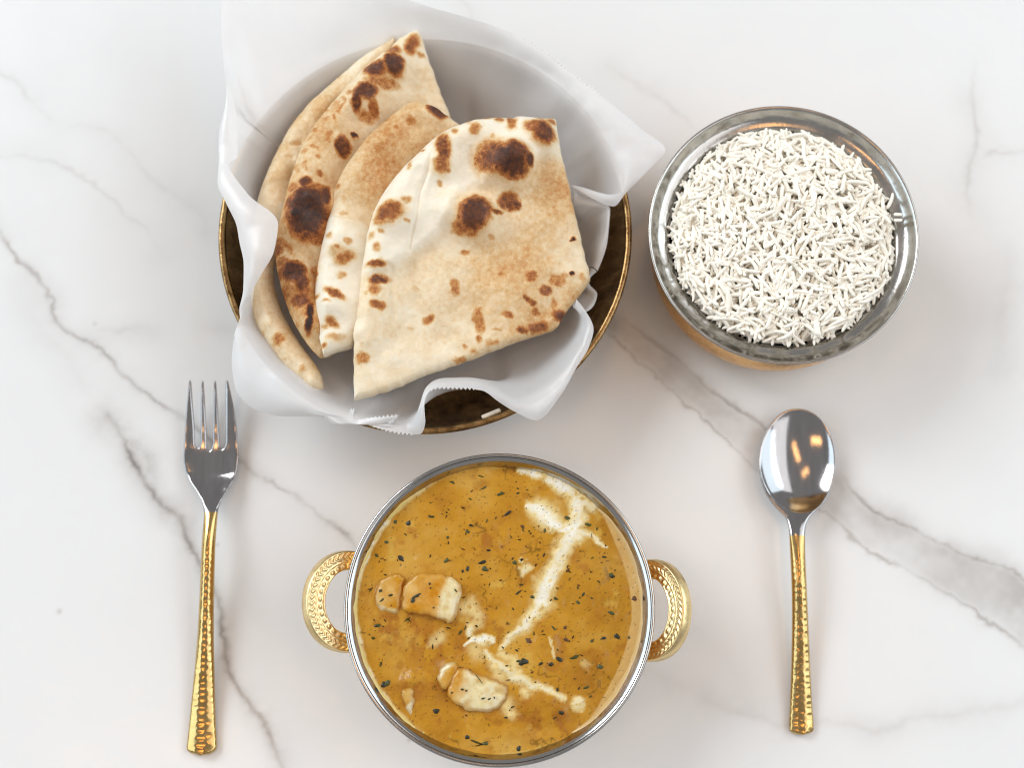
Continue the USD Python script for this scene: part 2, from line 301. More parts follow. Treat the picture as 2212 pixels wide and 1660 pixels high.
    f.append(np.array([[b, b + 1, i10, i00], [b + 1, b + 2, i11, i10], [b + 2, b + 3, i01, i11], [b + 3, b, i00, i01],
                       [b + 4, b + 5, b + 1, b], [b + 5, b + 6, b + 2, b + 1], [b + 6, b + 7, b + 3, b + 2], [b + 7, b + 4, b, b + 3], [b + 7, b + 6, b + 5, b + 4]]))
    v = np.vstack([v, ext]); col = np.vstack([col, np.tile(white, (8, 1))])
    o = obj('marble_table', (v, tris(np.vstack(f))), M_marble, None, smooth=False, tint=col)
    tag(o, 'white marble table top with grey veins under all the dishes', 'table', kind='structure')
build_table()

# ------------------------------------------------------------------ bread bowl (bronze)
NB = np.array([-.0440, .0700, 0]); NBR, NBZ = .1048, .045
M_bronze = usdkit.material(stage, '/World/Looks/bronze_bowl', {
    'co': ('texture_coordinate', {}), 'mp': ('mapping', {'scale': (130, 130, 40)}), 'n': ('noise_texture', {'scale': 1.0, 'detail': 4, 'roughness': .55, 'distortion': .2}),
    'cr': ('rgb_ramp', {'ramp': [(.3, (.15, .085, .034)), (.5, (.27, .165, .07)), (.72, (.40, .26, .115))]}),
    'mr': ('map_range', {'from_min': .3, 'from_max': .7, 'to_min': .17, 'to_max': .36}), 'b': ('bump', {'strength': .5, 'distance': .0015}), 'p': ('principled_bsdf', {'metallic': 1.0})},
    [('co.object', 'mp.vector'), ('mp.vector', 'n.vector'), ('n.fac', 'cr.fac'), ('cr.color', 'p.base_color'), ('n.fac', 'mr.value'), ('mr.result', 'p.roughness'), ('n.fac', 'b.height'), ('b.normal', 'p.normal')], surface='p.BSDF')
def build_bread_bowl():
    t = thing('bread_bowl', 'wide bronze brown metal bowl holding flatbread and white paper', 'bowl', NB)
    inner = spline_profile([(.0005, .004), (.045, .004), (.067, .007), (.082, .0165), (.093, .030), (NBR - .0035, NBZ - .002)], 40)
    v, f = lathe(inner, 200, center=NB); obj('inner_wall', (v, tris(f)), M_bronze, t, smooth=True)
    a = np.linspace(-.3, math.pi + .4, 12)
    rim = np.r_[[(NBR - .0035, NBZ - .002)], np.c_[NBR - .0017 + .0017 * np.cos(math.pi - a[1:-1]), NBZ - .0008 + .0014 * np.sin(a[1:-1])], [(NBR - .0006, NBZ - .004)]]
    v, f = lathe(rim, 200, center=NB); obj('rim', (v, tris(f)), M_bronze, t, smooth=True)
    outer = spline_profile([(NBR - .0006, NBZ - .004), (.0955, .0285), (.0835, .0145), (.069, .0040), (.060, .0012), (.040, .0008), (.0005, .0008)], 40)
    v, f = lathe(outer, 160, center=NB); obj('outer_wall', (v, tris(f)), M_bronze, t, smooth=True)
    # the pale bar on the inside below the front rim
    def on_wall(px, py):
        zs = np.linspace(.008, .0445, 200); p = at(np.full(200, px), np.full(200, py), zs); gap = np.interp(zs, [.007, .0165, .030, .0432], [.067, .082, .093, .1013]) - np.hypot(*(p[:, :2] - NB[:2]).T)
        return p[np.argmin(np.abs(gap))]
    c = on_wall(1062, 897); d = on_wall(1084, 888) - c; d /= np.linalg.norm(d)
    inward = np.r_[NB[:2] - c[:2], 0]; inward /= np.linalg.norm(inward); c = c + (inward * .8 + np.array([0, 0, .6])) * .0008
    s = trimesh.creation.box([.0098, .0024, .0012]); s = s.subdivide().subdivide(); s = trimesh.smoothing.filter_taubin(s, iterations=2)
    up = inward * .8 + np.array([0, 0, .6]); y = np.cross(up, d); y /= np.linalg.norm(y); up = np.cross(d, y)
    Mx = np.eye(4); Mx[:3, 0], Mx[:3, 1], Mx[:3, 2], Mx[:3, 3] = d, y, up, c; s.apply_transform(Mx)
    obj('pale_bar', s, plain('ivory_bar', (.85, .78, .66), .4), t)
build_bread_bowl()

# ------------------------------------------------------------------ parchment paper
M_paper = usdkit.material(stage, '/World/Looks/parchment', {
    'co': ('texture_coordinate', {}), 'n': ('noise_texture', {'scale': 110, 'detail': 5}), 'b': ('bump', {'strength': .22, 'distance': .001}),
    'd': ('diffuse_bsdf', {'color': (.92, .92, .93)}), 'tl': ('translucent_bsdf', {'color': (.93, .93, .93)}), 'tr': ('transparent_bsdf', {'color': (.97, .97, .97)}), 'g': ('glossy_bsdf', {'color': (.9, .9, .9), 'roughness': .38}),
    'm1': ('mix_closure', {'fac': .28}), 'm2': ('mix_closure', {'fac': .2}), 'm3': ('mix_closure', {'fac': .06})},
    [('co.object', 'n.vector'), ('n.fac', 'b.height'), ('b.normal', 'd.normal'), ('d.BSDF', 'm1.closure1'), ('tl.BSDF', 'm1.closure2'), ('m1.closure', 'm2.closure1'), ('tr.BSDF', 'm2.closure2'), ('m2.closure', 'm3.closure1'), ('g.BSDF', 'm3.closure2')], surface='m3.closure')
def build_paper():
    # columns round the bowl, anticlockwise from the right: (angle, ridge px, ridge z, edge px, edge z, zigzag); the ridge is where the sheet crosses or turns at the rim
    R = lambda a, k=1.0: (918 + 443 * k * math.cos(math.radians(a)), 511 - 431 * k * math.sin(math.radians(a)))
    z0 = NBZ + .0022
    cols = [
        (-12, (1283, 580), 0.0345, (1290, 588), 0.0360, 0), (-6, (1296, 530), 0.0375, (1312, 522), 0.0405, 0), (1, (1304, 490), 0.0390, (1316, 482), 0.0428, 0),
        (5.5, (1305, 460), 0.0405, (1318, 452), 0.0435, 0), (7.2, (1235, 440), 0.0375, (1252, 424), 0.0390, 0), (8.4, (1250, 405), 0.0413, (1232, 401), 0.0450, 0), (9.5, (1322, 418), z0, (1325, 447), 0.0469, 0),
        (13, R(13), z0, (1352, 418), 0.0473, 0), (18, R(18), z0, (1382, 388), 0.0488, 0), (23, R(23), z0, (1412, 356), 0.0503, 0), (27.5, R(27), z0, (1437, 325), 0.0518, 0),
        (31, R(31), z0, (1385, 279), 0.0525, 1), (38, R(38), z0, (1315, 220), 0.0540, 1), (50, R(50), z0, (1224, 148), 0.0555, 1), (60, R(60), z0, (1160, 100), 0.0570, 1), (67, R(67), z0, (1095, 66), 0.0592, 0), (78, R(78), z0, (1010, 38), 0.0630, 0), (90, R(90), z0, (905, 8), 0.0660, 0),
        (104, R(104), z0, (780, -45), 0.0675, 0), (118, R(118), z0, (660, -95), 0.0675, 0), (130, R(130), z0, (560, -140), 0.0675, 0), (140, R(140), z0, (480, -90), 0.0660, 0),
        (146, R(146, 1.02), z0, (479, 60), 0.0630, 0), (151, (497, 240), 0.0540, (488, 170), 0.0622, 0), (156, (467, 300), 0.0585, (509, 235), 0.0600, 0), (161, (465, 350), 0.0600, (513, 338), 0.0600, 0), (165, (464, 398), 0.0615, (494, 354), 0.0630, 0),
        (170, (479, 442), 0.0630, (536, 420), 0.0683, 0), (176, (498, 492), 0.0645, (601, 486), 0.0720, 0), (183, (508, 525), 0.0645, (592, 545), 0.0720, 0), (190, (519, 580), 0.0630, (566, 592), 0.0690, 0), (196, (521, 630), 0.0585, (543, 634), 0.0630, 0), (201, (514, 672), 0.0525, (530, 664), 0.0555, 0),
        (206, (526, 700), z0, (507, 726), 0.0465, 0), (213, (550, 742), z0, (502, 785), 0.0420, 0), (221, (585, 795), z0, (508, 835), 0.0390, 0), (227, R(227), z0, (522, 862), 0.0375, 1), (233, R(233), z0, (556, 887), 0.0368, 1),
        (240, R(240), z0, (611, 901), 0.0375, 1), (248, R(248), z0, (690, 902), 0.0405, 1), (253, R(253), z0, (727, 921), 0.0420, 1), (257, R(257, .985), z0, (783, 906), 0.0480, 1), (262, (848, 915), z0, (862, 897), 0.0525, 1),
        (264.5, (838, 915), z0, (845, 914), 0.0495, 1), (267, (850, 925), z0, (800, 921), 0.0457, 1), (270, (880, 915), z0, (868, 939), 0.0465, 1), (273, (895, 905), 0.0495, (908, 939), 0.0495, 0), (276, (905, 880), 0.0525, (919, 912), 0.0540, 0), (279, (916, 850), 0.0510, (917, 878), 0.0555, 1),
        (283, (935, 828), 0.0465, (923, 852), 0.0555, 1), (287, (960, 820), 0.0450, (947, 840), 0.0547, 1), (293, (1005, 818), 0.0435, (1006, 841), 0.0525, 1), (298, (1045, 826), 0.0435, (1040, 845), 0.0510, 0), (303, (1090, 850), z0, (1078, 870), 0.0495, 0), (308, (1130, 868), z0, (1116, 893), 0.0480, 0),
        (312.5, (1172, 860), z0, (1158, 910), 0.0465, 0), (317, (1210, 828), z0, (1209, 858), 0.0473, 0), (323, (1242, 775), 0.0465, (1246, 794), 0.0480, 0), (329, (1262, 735), 0.0465, (1271, 753), 0.0480, 0), (333, (1268, 706), 0.0465, (1282, 712), 0.0488, 0), (336, (1254, 680), 0.0450, (1259, 664), 0.0503, 0),
        (338, (1240, 668), 0.0420, (1244, 646), 0.0510, 0), (340, (1256, 678), 0.0390, (1262, 674), 0.0450, 0), (343, (1272, 660), 0.0360, (1284, 658), 0.0390, 0), (345.5, (1278, 640), 0.0345, (1290, 636), 0.0375, 0), (347.2, (1262, 618), 0.0330, (1272, 612), 0.0353, 0)]
    cols.append((348, (1283, 580), 0.0345, (1290, 588), 0.0360, 0))
    A = np.array([c[0] for c in cols], float); A[-1] = 348
    def col3(i, iz): return np.array([at(c[i][0], c[i][1], c[iz]) for c in cols])
    ridge, edge = col3(1, 2), col3(3, 4); zig = np.array([c[5] for c in cols], float)
    n = 2200
    seg = np.linalg.norm(np.diff(edge, axis=0), axis=1) + .5 * np.linalg.norm(np.diff(ridge, axis=0), axis=1) + .002
    S = np.r_[0, np.cumsum(seg)]; s = np.linspace(0, S[-1], n)
    def along(P):
        out = np.stack([PchipInterpolator(S, P[:, k])(s) for k in range(P.shape[1])], 1)
        k = np.exp(-np.linspace(-2, 2, 9) ** 2); k /= k.sum()
        return np.stack([np.convolve(np.pad(out[:, j], 4, 'edge'), k, 'valid') for j in range(out.shape[1])], 1)
    rg, ed = along(ridge), along(edge); zg = np.interp(s, S, zig); ang = np.radians(np.interp(s, S, A))
    # inside the bowl the sheet lies a little off the wall
    prof = spline_profile([(.0, .007), (.045, .007), (.063, .010), (.0768, .018), (.0875, .030), (.0978, NBZ + .0005)], 60)
    m_in, m_out = 26, 18
    rho = np.linalg.norm(rg[:, :2] - NB[:2], axis=1)
    rows = []
    u_in = np.linspace(0, 1, m_in, endpoint=False)
    sp = np.linspace(0, 1, len(prof))
    for u in u_in:
        r, z = np.interp(u, sp, prof[:, 0]), np.interp(u, sp, prof[:, 1])
        k = sstep(.78, 1.0, u)
        base = np.c_[NB[0] + r * np.cos(ang), NB[1] + r * np.sin(ang), np.full(n, z)]
        tgt = np.c_[NB[:2] + (rg[:, :2] - NB[:2]) * (r / prof[-1, 0]), z + (rg[:, 2] - prof[-1, 1]) * 1.0]
        rows.append(base * (1 - k) + tgt * k)
    for u in np.linspace(0, 1, m_out):
        p = rg * (1 - u) + ed * u
        p[:, 2] += .0035 * math.sin(math.pi * u) * np.clip(np.linalg.norm(ed - rg, axis=1) / .02, 0, 1)
        rows.append(p)
    P = np.stack(rows, 1)                                   # n x m x 3
    m = P.shape[1]; Pf = P.reshape(-1, 3)
    # creases: sharp folds of a crumpled sheet, strongest half-way up the wall
    pos = Pf * 1.0
    cre = np.abs(fb(pos + .3, 26, 2, 51)) * 2; cre2 = np.abs(fb(pos + 1.3, 60, 2, 57)) * 2
    uu = np.tile(np.r_[u_in, np.ones(m_out)], n); amp = sstep(.1, .7, uu) * .0075
    amp = amp * np.tile(np.r_[np.ones(m_in), np.linspace(.8, .25, m_out)], n)
    h = amp * cre * 1.1 + amp * .4 * cre2
    dirn = np.c_[NB[:2] - Pf[:, :2], np.full(len(Pf), 0.06)]; dirn /= np.linalg.norm(dirn, axis=1, keepdims=True)
    inside = np.tile(np.r_[np.ones(m_in), np.linspace(.6, 0, m_out)], n)[:, None]
    Pf = Pf + h[:, None] * (dirn * inside + np.array([0, 0, 1.0]) * (1 - inside))
    rho = np.linalg.norm(Pf[:, :2] - NB[:2], axis=1); zz = Pf[:, 2]
    rmax = np.interp(zz, [.004, .007, .0165, .030, .0435], [.045, .067, .082, .093, .1008]) - .0022
    push = (zz < .0462) & (rho > rmax) & (rho < .1069); Pf[push, :2] = NB[:2] + (Pf[push, :2] - NB[:2]) * (rmax / np.maximum(rho, 1e-6))[push, None]
    rho = np.linalg.norm(Pf[:, :2] - NB[:2], axis=1); on = (rho > .0988) & (rho < .1103) & (zz > .043); Pf[on, 2] = np.maximum(zz[on], .0484)
    P = Pf.reshape(n, m, 3)
    for _ in range(6):
        Q = P.copy(); P[2:-2, 1:-1] = (Q[:-4, 1:-1] + Q[1:-3, 1:-1] + Q[2:-2, 1:-1] + Q[3:-1, 1:-1] + Q[4:, 1:-1]) / 5 * .6 + (Q[2:-2, :-2] + Q[2:-2, 2:]) / 2 * .4
    rho = np.linalg.norm(P[..., :2] - NB[:2], axis=2); lift = np.exp(-((rho - .1041) / .004) ** 2) * (P[..., 2] > .041); P[..., 2] += lift * np.clip(.0485 - P[..., 2], 0, .005)
    # torn zigzag edge
    tooth = np.abs(((np.r_[0, np.cumsum(np.linalg.norm(np.diff(ed, axis=0), axis=1))] / .0021) % 1) - .5) * 2
    out = P[:, -1] - P[:, -2]; out /= np.maximum(np.linalg.norm(out, axis=1, keepdims=True), 1e-9)
    P[:, -1] += out * ((tooth - .5) * .0016 * (zg > .5))[:, None]
    v = P.reshape(-1, 3); f = tris(grid_faces(n, m))
    o = obj('parchment_paper', (v, f), M_paper, None, smooth=True)
    tag(o, 'crumpled translucent white parchment sheet with serrated edges lining the bread bowl', 'paper')
build_paper()

# ------------------------------------------------------------------ naan
def plane_of(pts):
    w = np.array([at(x, y, z) for x, y, z in pts]); c = np.linalg.lstsq(np.c_[w[:, :2], np.ones(len(w))], w[:, 2], rcond=None)[0]
    return lambda xy: xy[..., 0] * c[0] + xy[..., 1] * c[1] + c[2]
def onto(px, py, zf, lift=.004):
    z = np.full(np.shape(px), .045)
    for _ in range(6): w = at(px, py, z); z = zf(w[..., :2]) + lift
    return at(px, py, z)[..., :2]
def naan(label, outline, plane, spots, raised=(), tan=(), grooves=(), seed=0, T=.0052, lumps=.0022, puff=.005, specks=0, base_tan=0, pillows=()):
    zf = plane_of(plane); o = np.array(outline, float)
    xy = onto(o[:, 0], o[:, 1], zf); out = chaikin(np.c_[xy, o[:, 2]], 3)
    out = resample(out, .0007)
    out[:, :2] += np.stack([fb(out[:, :2], 260, 3, seed + 1), fb(out[:, :2], 260, 3, seed + 2)], 1) * .0016 * (1 - out[:, 2:3] * .7)
    rs = np.random.default_rng(seed); spots = list(spots)
    for _ in range(specks):
        k = rs.integers(0, len(o)); t = rs.random(); a_, b_ = o[k], o[(k + 1) % len(o)]
        if min(a_[2], b_[2]) < .5: continue
        p = a_[:2] * t + b_[:2] * (1 - t); c_ = o[:, :2].mean(0); q = p + (c_ - p) * rs.uniform(.05, .45) ** 1.2
        spots.append((q[0], q[1], rs.uniform(10, 34), rs.uniform(10, 26), rs.uniform(.30, .52), rs.uniform(-90, 90)))
    S = np.array([s for s in spots], float)
    sc = onto(S[:, 0], S[:, 1], zf); mm = .8029 / 2.371 * .000229   # crop pixels -> metres
    def rel(xy):
        h = lumps * 3.2 * fb(xy, 42, 3, seed + 5) + .0013 * fb(xy, 150, 3, seed + 6)
        for poly, hh, ww in raised:
            pw = chaikin(onto(np.array(poly, float)[:, 0], np.array(poly, float)[:, 1], zf), 2)
            dd = cKDTree(resample(pw, .0006)).query(xy)[0] * np.where(shapely.contains_xy(Polygon(pw), xy[:, 0], xy[:, 1]), 1, -1)
            h = h + hh * sstep(-ww, ww, dd + .0012 * fb(xy, 150, 2, seed + 8))
        for line, hh, ww in grooves:
            lw = onto(np.array(line, float)[:, 0], np.array(line, float)[:, 1], zf)
            h = h - hh * np.exp(-(polyline_dist(xy + .002 * np.stack([fb(xy, 90, 2, seed + 3), fb(xy, 90, 2, seed + 4)], 1), lw)[0] / ww) ** 2)
        for (px_, py_, r_, h_) in pillows:
            pc = onto(np.array([px_]), np.array([py_]), zf)[0]; q = np.linalg.norm(xy + .003 * np.stack([fb(xy, 90, 2, seed + 21), fb(xy, 90, 2, seed + 22)], 1) - pc, axis=1) / (r_ * .000229); h = h + h_ * np.exp(-q ** 3.2)
        for k in range(len(S)):
            if S[k, 4] >= .75:
                r = max(S[k, 2], S[k, 3]) * mm * 1.25; q = np.linalg.norm(xy - sc[k], axis=1) / r
                h = h + min(.0055, .5 * r) * np.exp(-q ** 4) * S[k, 4]
        return h
    fold = cKDTree(out[out[:, 2] > .55][:, :2])
    def roll(xy):
        x = fold.query(xy)[0] / .0075; return puff * x * np.exp(1 - x) * (.75 + 1.2 * fb(xy, 60, 3, seed + 7))
    def shape(d, w):
        Rr = .0022 + .0075 * w; return np.sqrt(np.clip(1 - (1 - np.minimum(d / Rr, 1)) ** 2, 0, 1))
    cache = {}
    def top(xy, d, w): cache['rel'] = rel(xy); return zf(xy) + T * shape(d, w) + roll(xy) + cache['rel'] * (.35 + .65 * sstep(0, .006, d))
    def bottom(xy, d, w): return zf(xy) - T * shape(d, w) + roll(xy) + cache['rel'] * .2
    v, f, ntop, dist = slab(out, .00075, top, bottom, edge=.006)
    xy = v[:, :2]
    wob = np.stack([fb(xy, 330, 4, seed + 11), fb(xy, 330, 4, seed + 12)], 1) * .0026
    c = .09 + .34 * fb(xy, 62, 5, seed + 13) + .18 * fb(xy, 420, 3, seed + 14)
    for poly, hh, ww in raised:
        pw = chaikin(onto(np.array(poly, float)[:, 0], np.array(poly, float)[:, 1], zf), 2); dd = cKDTree(resample(pw, .0006)).query(xy)[0] * np.where(shapely.contains_xy(Polygon(pw), xy[:, 0], xy[:, 1]), 1, -1)
        c = c - .13 * sstep(-.003, .004, dd + .006 * fb(xy, 120, 3, seed + 9))
    c = c + base_tan
    for (tx, ty, tr, ts) in tan:
        tc = onto(np.array([tx]), np.array([ty]), zf)[0]; c = c + ts * np.exp(-(np.linalg.norm(xy - tc, axis=1) / (tr * .000229)) ** 2)
    c = np.clip(c, 0, .42); nz = fb(xy, 650, 4, seed + 15); nz2 = fb(xy, 1500, 2, seed + 16)
    for k in range(len(S)):
        a = math.radians(S[k, 5]); d = xy + wob - sc[k]
        p = np.stack([d[:, 0] * math.cos(a) + d[:, 1] * math.sin(a), -d[:, 0] * math.sin(a) + d[:, 1] * math.cos(a)], 1) / (S[k, 2:4] * mm * 1.2)
        q = np.linalg.norm(p, axis=1)
        s = S[k, 4]
        t = s * (sstep(1.12, .86, q) * .56 + sstep(1.0, .45, q + .8 * nz) * .44) + sstep(1.2, .8, q) * (nz * .26 + nz2 * .14) * s
        halo = .30 * np.exp(-(np.maximum(q - .9, 0) / .35) ** 2) * min(1, s * 1.2)
        c = np.maximum(c, np.maximum(t, halo))
    under = np.arange(len(v)) >= ntop; c[under] = .2
    o = obj('naan_bread', (v, f), M_naan, None, smooth=True)
    UsdGeom.PrimvarsAPI(o).CreatePrimvar('char', Sdf.ValueTypeNames.FloatArray, 'vertex').Set(Vt.FloatArray.FromNumpy(np.clip(c, 0, 1.1).astype(np.float32)))
    tag(o, label, 'naan', 'pieces of naan in the bread bowl')
def sp(conv, rows):
    r = conv([x[:2] for x in rows]); return [(p[0], p[1], x[2], x[3], x[4], x[5] if len(x) > 5 else 0) for p, x in zip(r, rows)]

naan('pale narrow naan behind the others, against the left wall of the bread bowl',
     [(679, 846, .9), (658, 838, 1), (611, 790, 1), (577, 742, 1), (543, 688, 1), (536, 600, 1), (540, 510, 1), (552, 425, 1), (574, 370, 1), (600, 312, 1), (628, 262, 1), (668, 215, 1), (720, 168, 1), (780, 120, 1), (848, 74, .4), (850, 72, .3), (866, 92, .2), (800, 190, 0), (720, 320, 0), (650, 460, 0), (600, 540, .4), (585, 585, .9), (600, 658, 1), (632, 719, 1), (660, 760, 1), (687, 792, 1), (702, 836, .9)],
     [(850, 73, 0.0465), (552, 440, 0.0450), (697, 842, 0.0413), (700, 320, 0.0353)],
     sp(C1, [(580, 765, 22, 20, .36), (860, 500, 30, 22, .3)]) + sp(C3, [(482, 880, 38, 42, .52), (635, 1060, 26, 30, .42), (530, 995, 26, 18, .3), (380, 820, 18, 24, .3), (430, 710, 25, 15, .3)]),
     grooves=[(C1([(470, 870), (540, 945), (620, 930)])[:, :2], .0028, .0011), (C1([(400, 1040), (480, 1030), (570, 1030)])[:, :2], .0016, .001), (C1([(900, 430), (960, 520)])[:, :2], .001, .001)],
     tan=[(660, 250, 120, .16), (590, 380, 60, .1)], seed=100, base_tan=.07, pillows=[(600, 380, 30, .003), (690, 230, 36, .003), (790, 140, 36, .003), (575, 700, 26, .002)])
naan('heavily charred naan third from the front, with dark blistered spots',
     [(690, 774, .2), (690, 774, .2), (655, 732, .6), (625, 680, .9), (605, 620, 1), (592, 560, 1), (593, 520, 1), (606, 460, 1), (625, 380, 1), (650, 310, 1), (681, 258, 1), (726, 205, 1), (776, 150, .9), (840, 100, .6), (889, 72, .2), (890, 71, .2), (905, 68, .2), (907, 70, .2), (927, 125, 0), (947, 185, 0), (978, 258, 0), (960, 330, 0), (850, 480, 0), (760, 640, 0), (720, 768, 0)],
     [(895, 72, 0.0518), (600, 520, 0.0518), (850, 470, 0.0405), (690, 772, 0.0435)],
     sp(C1, [(1330, 310, 40, 70, .66, -20), (1390, 370, 25, 20, .5), (1220, 460, 60, 75, .86), (1210, 350, 55, 45, .6), (1100, 490, 75, 55, .8), (1140, 570, 110, 40, .5), (1040, 640, 80, 50, .82, 20), (985, 700, 30, 60, .78), (1090, 720, 30, 60, .6), (1040, 770, 50, 40, .5), (960, 885, 22, 20, 1.1), (710, 850, 32, 26, .48), (790, 790, 28, 22, .42), (760, 890, 90, 70, .36), (890, 965, 48, 60, .78), (650, 985, 26, 20, .48), (700, 965, 26, 20, .46), (740, 1035, 20, 18, .46), (800, 920, 30, 24, .45), (745, 1140, 20, 22, .58), (660, 1205, 42, 36, .82), (575, 1225, 42, 60, .55, 30), (740, 1260, 70, 60, .62), (680, 1400, 120, 170, .93, -15), (660, 1310, 60, 60, .9), (560, 1330, 42, 50, .72), (790, 1300, 28, 80, .85), (610, 1420, 26, 30, 1.1), (700, 1540, 110, 50, .6)])
     + sp(C3, [(460, 290, 40, 50, .68), (480, 240, 40, 30, .55), (590, 460, 85, 72, .88, -30), (490, 450, 45, 40, .62), (520, 570, 70, 55, .55), (630, 640, 72, 48, .72), (690, 750, 22, 100, 1.05, -8), (600, 770, 20, 24, .45), (500, 380, 60, 40, .55), (640, 540, 50, 60, .75)]),
     tan=[(740, 230, 90, .16), (640, 460, 110, .2), (650, 660, 110, .24), (680, 340, 70, .12)], grooves=[(C1([(945, 800), (960, 900), (900, 1020), (800, 1180)])[:, :2], .002, .003)], seed=200, specks=230, base_tan=.04, pillows=[(660, 480, 52, .004), (720, 290, 44, .004), (800, 215, 40, .0035), (850, 150, 40, .003), (650, 620, 40, .0035), (690, 360, 36, .003)])
naan('small plain naan between the charred one and the front one',
     [(700, 773, 0), (700, 773, 0), (688, 722, .6), (678, 660, 1), (680, 600, 1), (691, 540, 1), (707, 465, 1), (722, 400, 1), (750, 345, 1), (790, 292, 1), (840, 246, 1), (885, 215, .8), (905, 211, .5), (925, 225, .3), (940, 232, .2), (988, 265, 0), (1100, 330, 0), (1010, 520, 0), (880, 640, 0), (805, 700, 0), (759, 750, 0), (757, 752, 0)],
     [(905, 212, 0.0570), (690, 540, 0.0562), (1000, 520, 0.0435), (720, 765, 0.0480)],
     sp(C1, [(1325, 800, 40, 36, .48), (1490, 725, 68, 45, .85, -20), (1490, 680, 26, 24, .5), (850, 1190, 20, 20, .5), (1350, 640, 30, 20, .35)])
     + sp(C3, [(905, 370, 62, 34, .56, 30), (930, 275, 22, 20, .42), (885, 480, 26, 24, .4), (845, 600, 62, 26, .66, -32), (705, 600, 22, 18, .5), (825, 775, 40, 28, .56, -30), (715, 430, 12, 60, .58), (840, 870, 55, 22, .38), (775, 915, 16, 22, .58), (765, 800, 15, 15, .48), (790, 650, 24, 12, .4), (870, 340, 60, 40, .32)]),
     raised=[([(706, 468), (730, 478), (765, 484), (800, 490), (815, 560), (800, 700), (757, 760), (690, 780), (660, 660), (690, 520)], .0034, .0015)],
     tan=[(850, 330, 130, .2), (770, 400, 60, .12)], seed=300, specks=30, base_tan=.05, pillows=[(760, 400, 44, .003), (740, 540, 40, .0035), (720, 660, 34, .003), (830, 310, 44, .003), (900, 250, 26, .0025)])
naan('large folded naan lying in front on top, with big dark blisters',
     [(763, 862, 0), (763, 861, 0), (762, 800, .15), (765, 700, .5), (777, 600, .9), (790, 505, 1), (815, 432, 1), (860, 369, 1), (910, 321, 1), (955, 281, .9), (1000, 263, .8), (1060, 250, .7), (1120, 254, .5), (1197, 257, .3), (1200, 257, .3), (1214, 330, .1), (1229, 392, 0), (1246, 470, 0), (1263, 545, 0), (1277, 598, .1), (1277, 602, .1), (1255, 632, .3), (1228, 662, .3), (1207, 700, .3), (1190, 712, .2), (1140, 726, .1), (1060, 757, 0), (980, 787, 0), (900, 815, 0), (830, 846, 0)],
     [(790, 500, 0.0615), (1199, 257, 0.0547), (1277, 600, 0.0450), (763, 861, 0.0495)],
     sp(C2, [(540, 1050, 110, 100, .70), (640, 1080, 120, 95, .88, -10), (700, 1020, 80, 50, .76, -35), (770, 1070, 24, 40, .9), (420, 1400, 92, 120, .84, -28), (440, 1400, 60, 90, .86, -28), (360, 1470, 80, 50, .62), (640, 1295, 72, 55, .70), (690, 1320, 30, 25, .8), (565, 1375, 42, 24, .68, 25), (860, 885, 70, 72, .80), (800, 850, 60, 45, .6), (655, 805, 32, 52, .58), (575, 785, 30, 30, .52), (295, 875, 24, 22, .46), (425, 865, 34, 38, .5), (225, 990, 42, 110, .70, 6), (215, 1100, 50, 50, .6), (260, 1130, 15, 18, .5), (520, 1530, 22, 18, .42), (360, 1615, 24, 22, .48), (1045, 1530, 11, 11, 1.2), (905, 790, 30, 24, .56), (845, 778, 34, 16, .5), (480, 760, 80, 14, .55, 12), (10, 1075, 14, 30, .48)])
     + sp(C4, [(125, 90, 80, 55, .64, 15), (90, 130, 60, 40, .6), (45, 660, 52, 28, .60), (0, 220, 24, 24, .42), (45, 305, 22, 26, .44), (40, 405, 60, 20, .66), (50, 500, 60, 30, .74), (20, 560, 40, 40, .5), (600, 310, 24, 20, .46), (760, 220, 22, 18, .42), (535, 540, 32, 55, .5), (365, 740, 42, 26, .54, 30), (830, 450, 26, 30, .48), (1020, 470, 48, 40, .56), (1275, 445, 16, 13, 1.2, 20), (1280, 228, 13, 13, 1.2), (1110, 555, 42, 34, .66), (1180, 490, 62, 42, .5), (1010, 620, 50, 20, .64, -40), (1045, 690, 32, 28, .60), (870, 710, 46, 22, .56, -12), (685, 740, 36, 90, .5, 8), (680, 860, 18, 22, .54), (960, 805, 36, 24, .72), (1060, 785, 62, 32, .70, 18), (1200, 705, 42, 34, .76), (560, 990, 42, 16, .46), (655, 945, 24, 14, .46), (600, 910, 18, 14, .46), (770, 890, 48, 20, .46), (1225, 460, 30, 20, .42), (800, 800, 32, 10, .44), (860, 560, 26, 18, .33), (280, 550, 26, 20, .28), (250, 795, 26, 12, .3), (1340, 470, 24, 34, .42), (1160, 640, 20, 40, .5)])
     + sp(C3, [(1015, 990, 40, 36, .52), (1000, 910, 12, 14, .4)]),
     raised=[([(1206, 332), (1154, 355), (1049, 406), (995, 423), (961, 501), (883, 562), (848, 584), (770, 600), (740, 500), (800, 350), (960, 220), (1230, 220)], .0038, .0034)],
     grooves=[([(945, 318), (925, 380), (908, 420), (902, 480), (885, 545)], .0014, .0011), ([(1018, 330), (1022, 372), (1040, 400)], .0012, .0011), ([(848, 584), (850, 700)], .0008, .0012), ([(1154, 700), (1192, 705), (1200, 670)], .0009, .0012), ([(1137, 640), (1155, 745)], .0004, .001)],
     tan=[(1130, 560, 130, .17), (1210, 420, 60, .14), (1160, 670, 120, .13), (1180, 390, 60, .08), (860, 780, 60, .06), (980, 800, 70, .07)], seed=400, puff=.005, specks=24, base_tan=.03, pillows=[(848, 470, 44, .0035), (975, 455, 40, .003), (955, 370, 34, .003), (1090, 360, 62, .0035), (1025, 475, 50, .003), (1165, 300, 40, .0025), (1040, 285, 34, .002), (835, 560, 34, .0025), (960, 620, 60, .0015), (1120, 620, 70, .0015)])

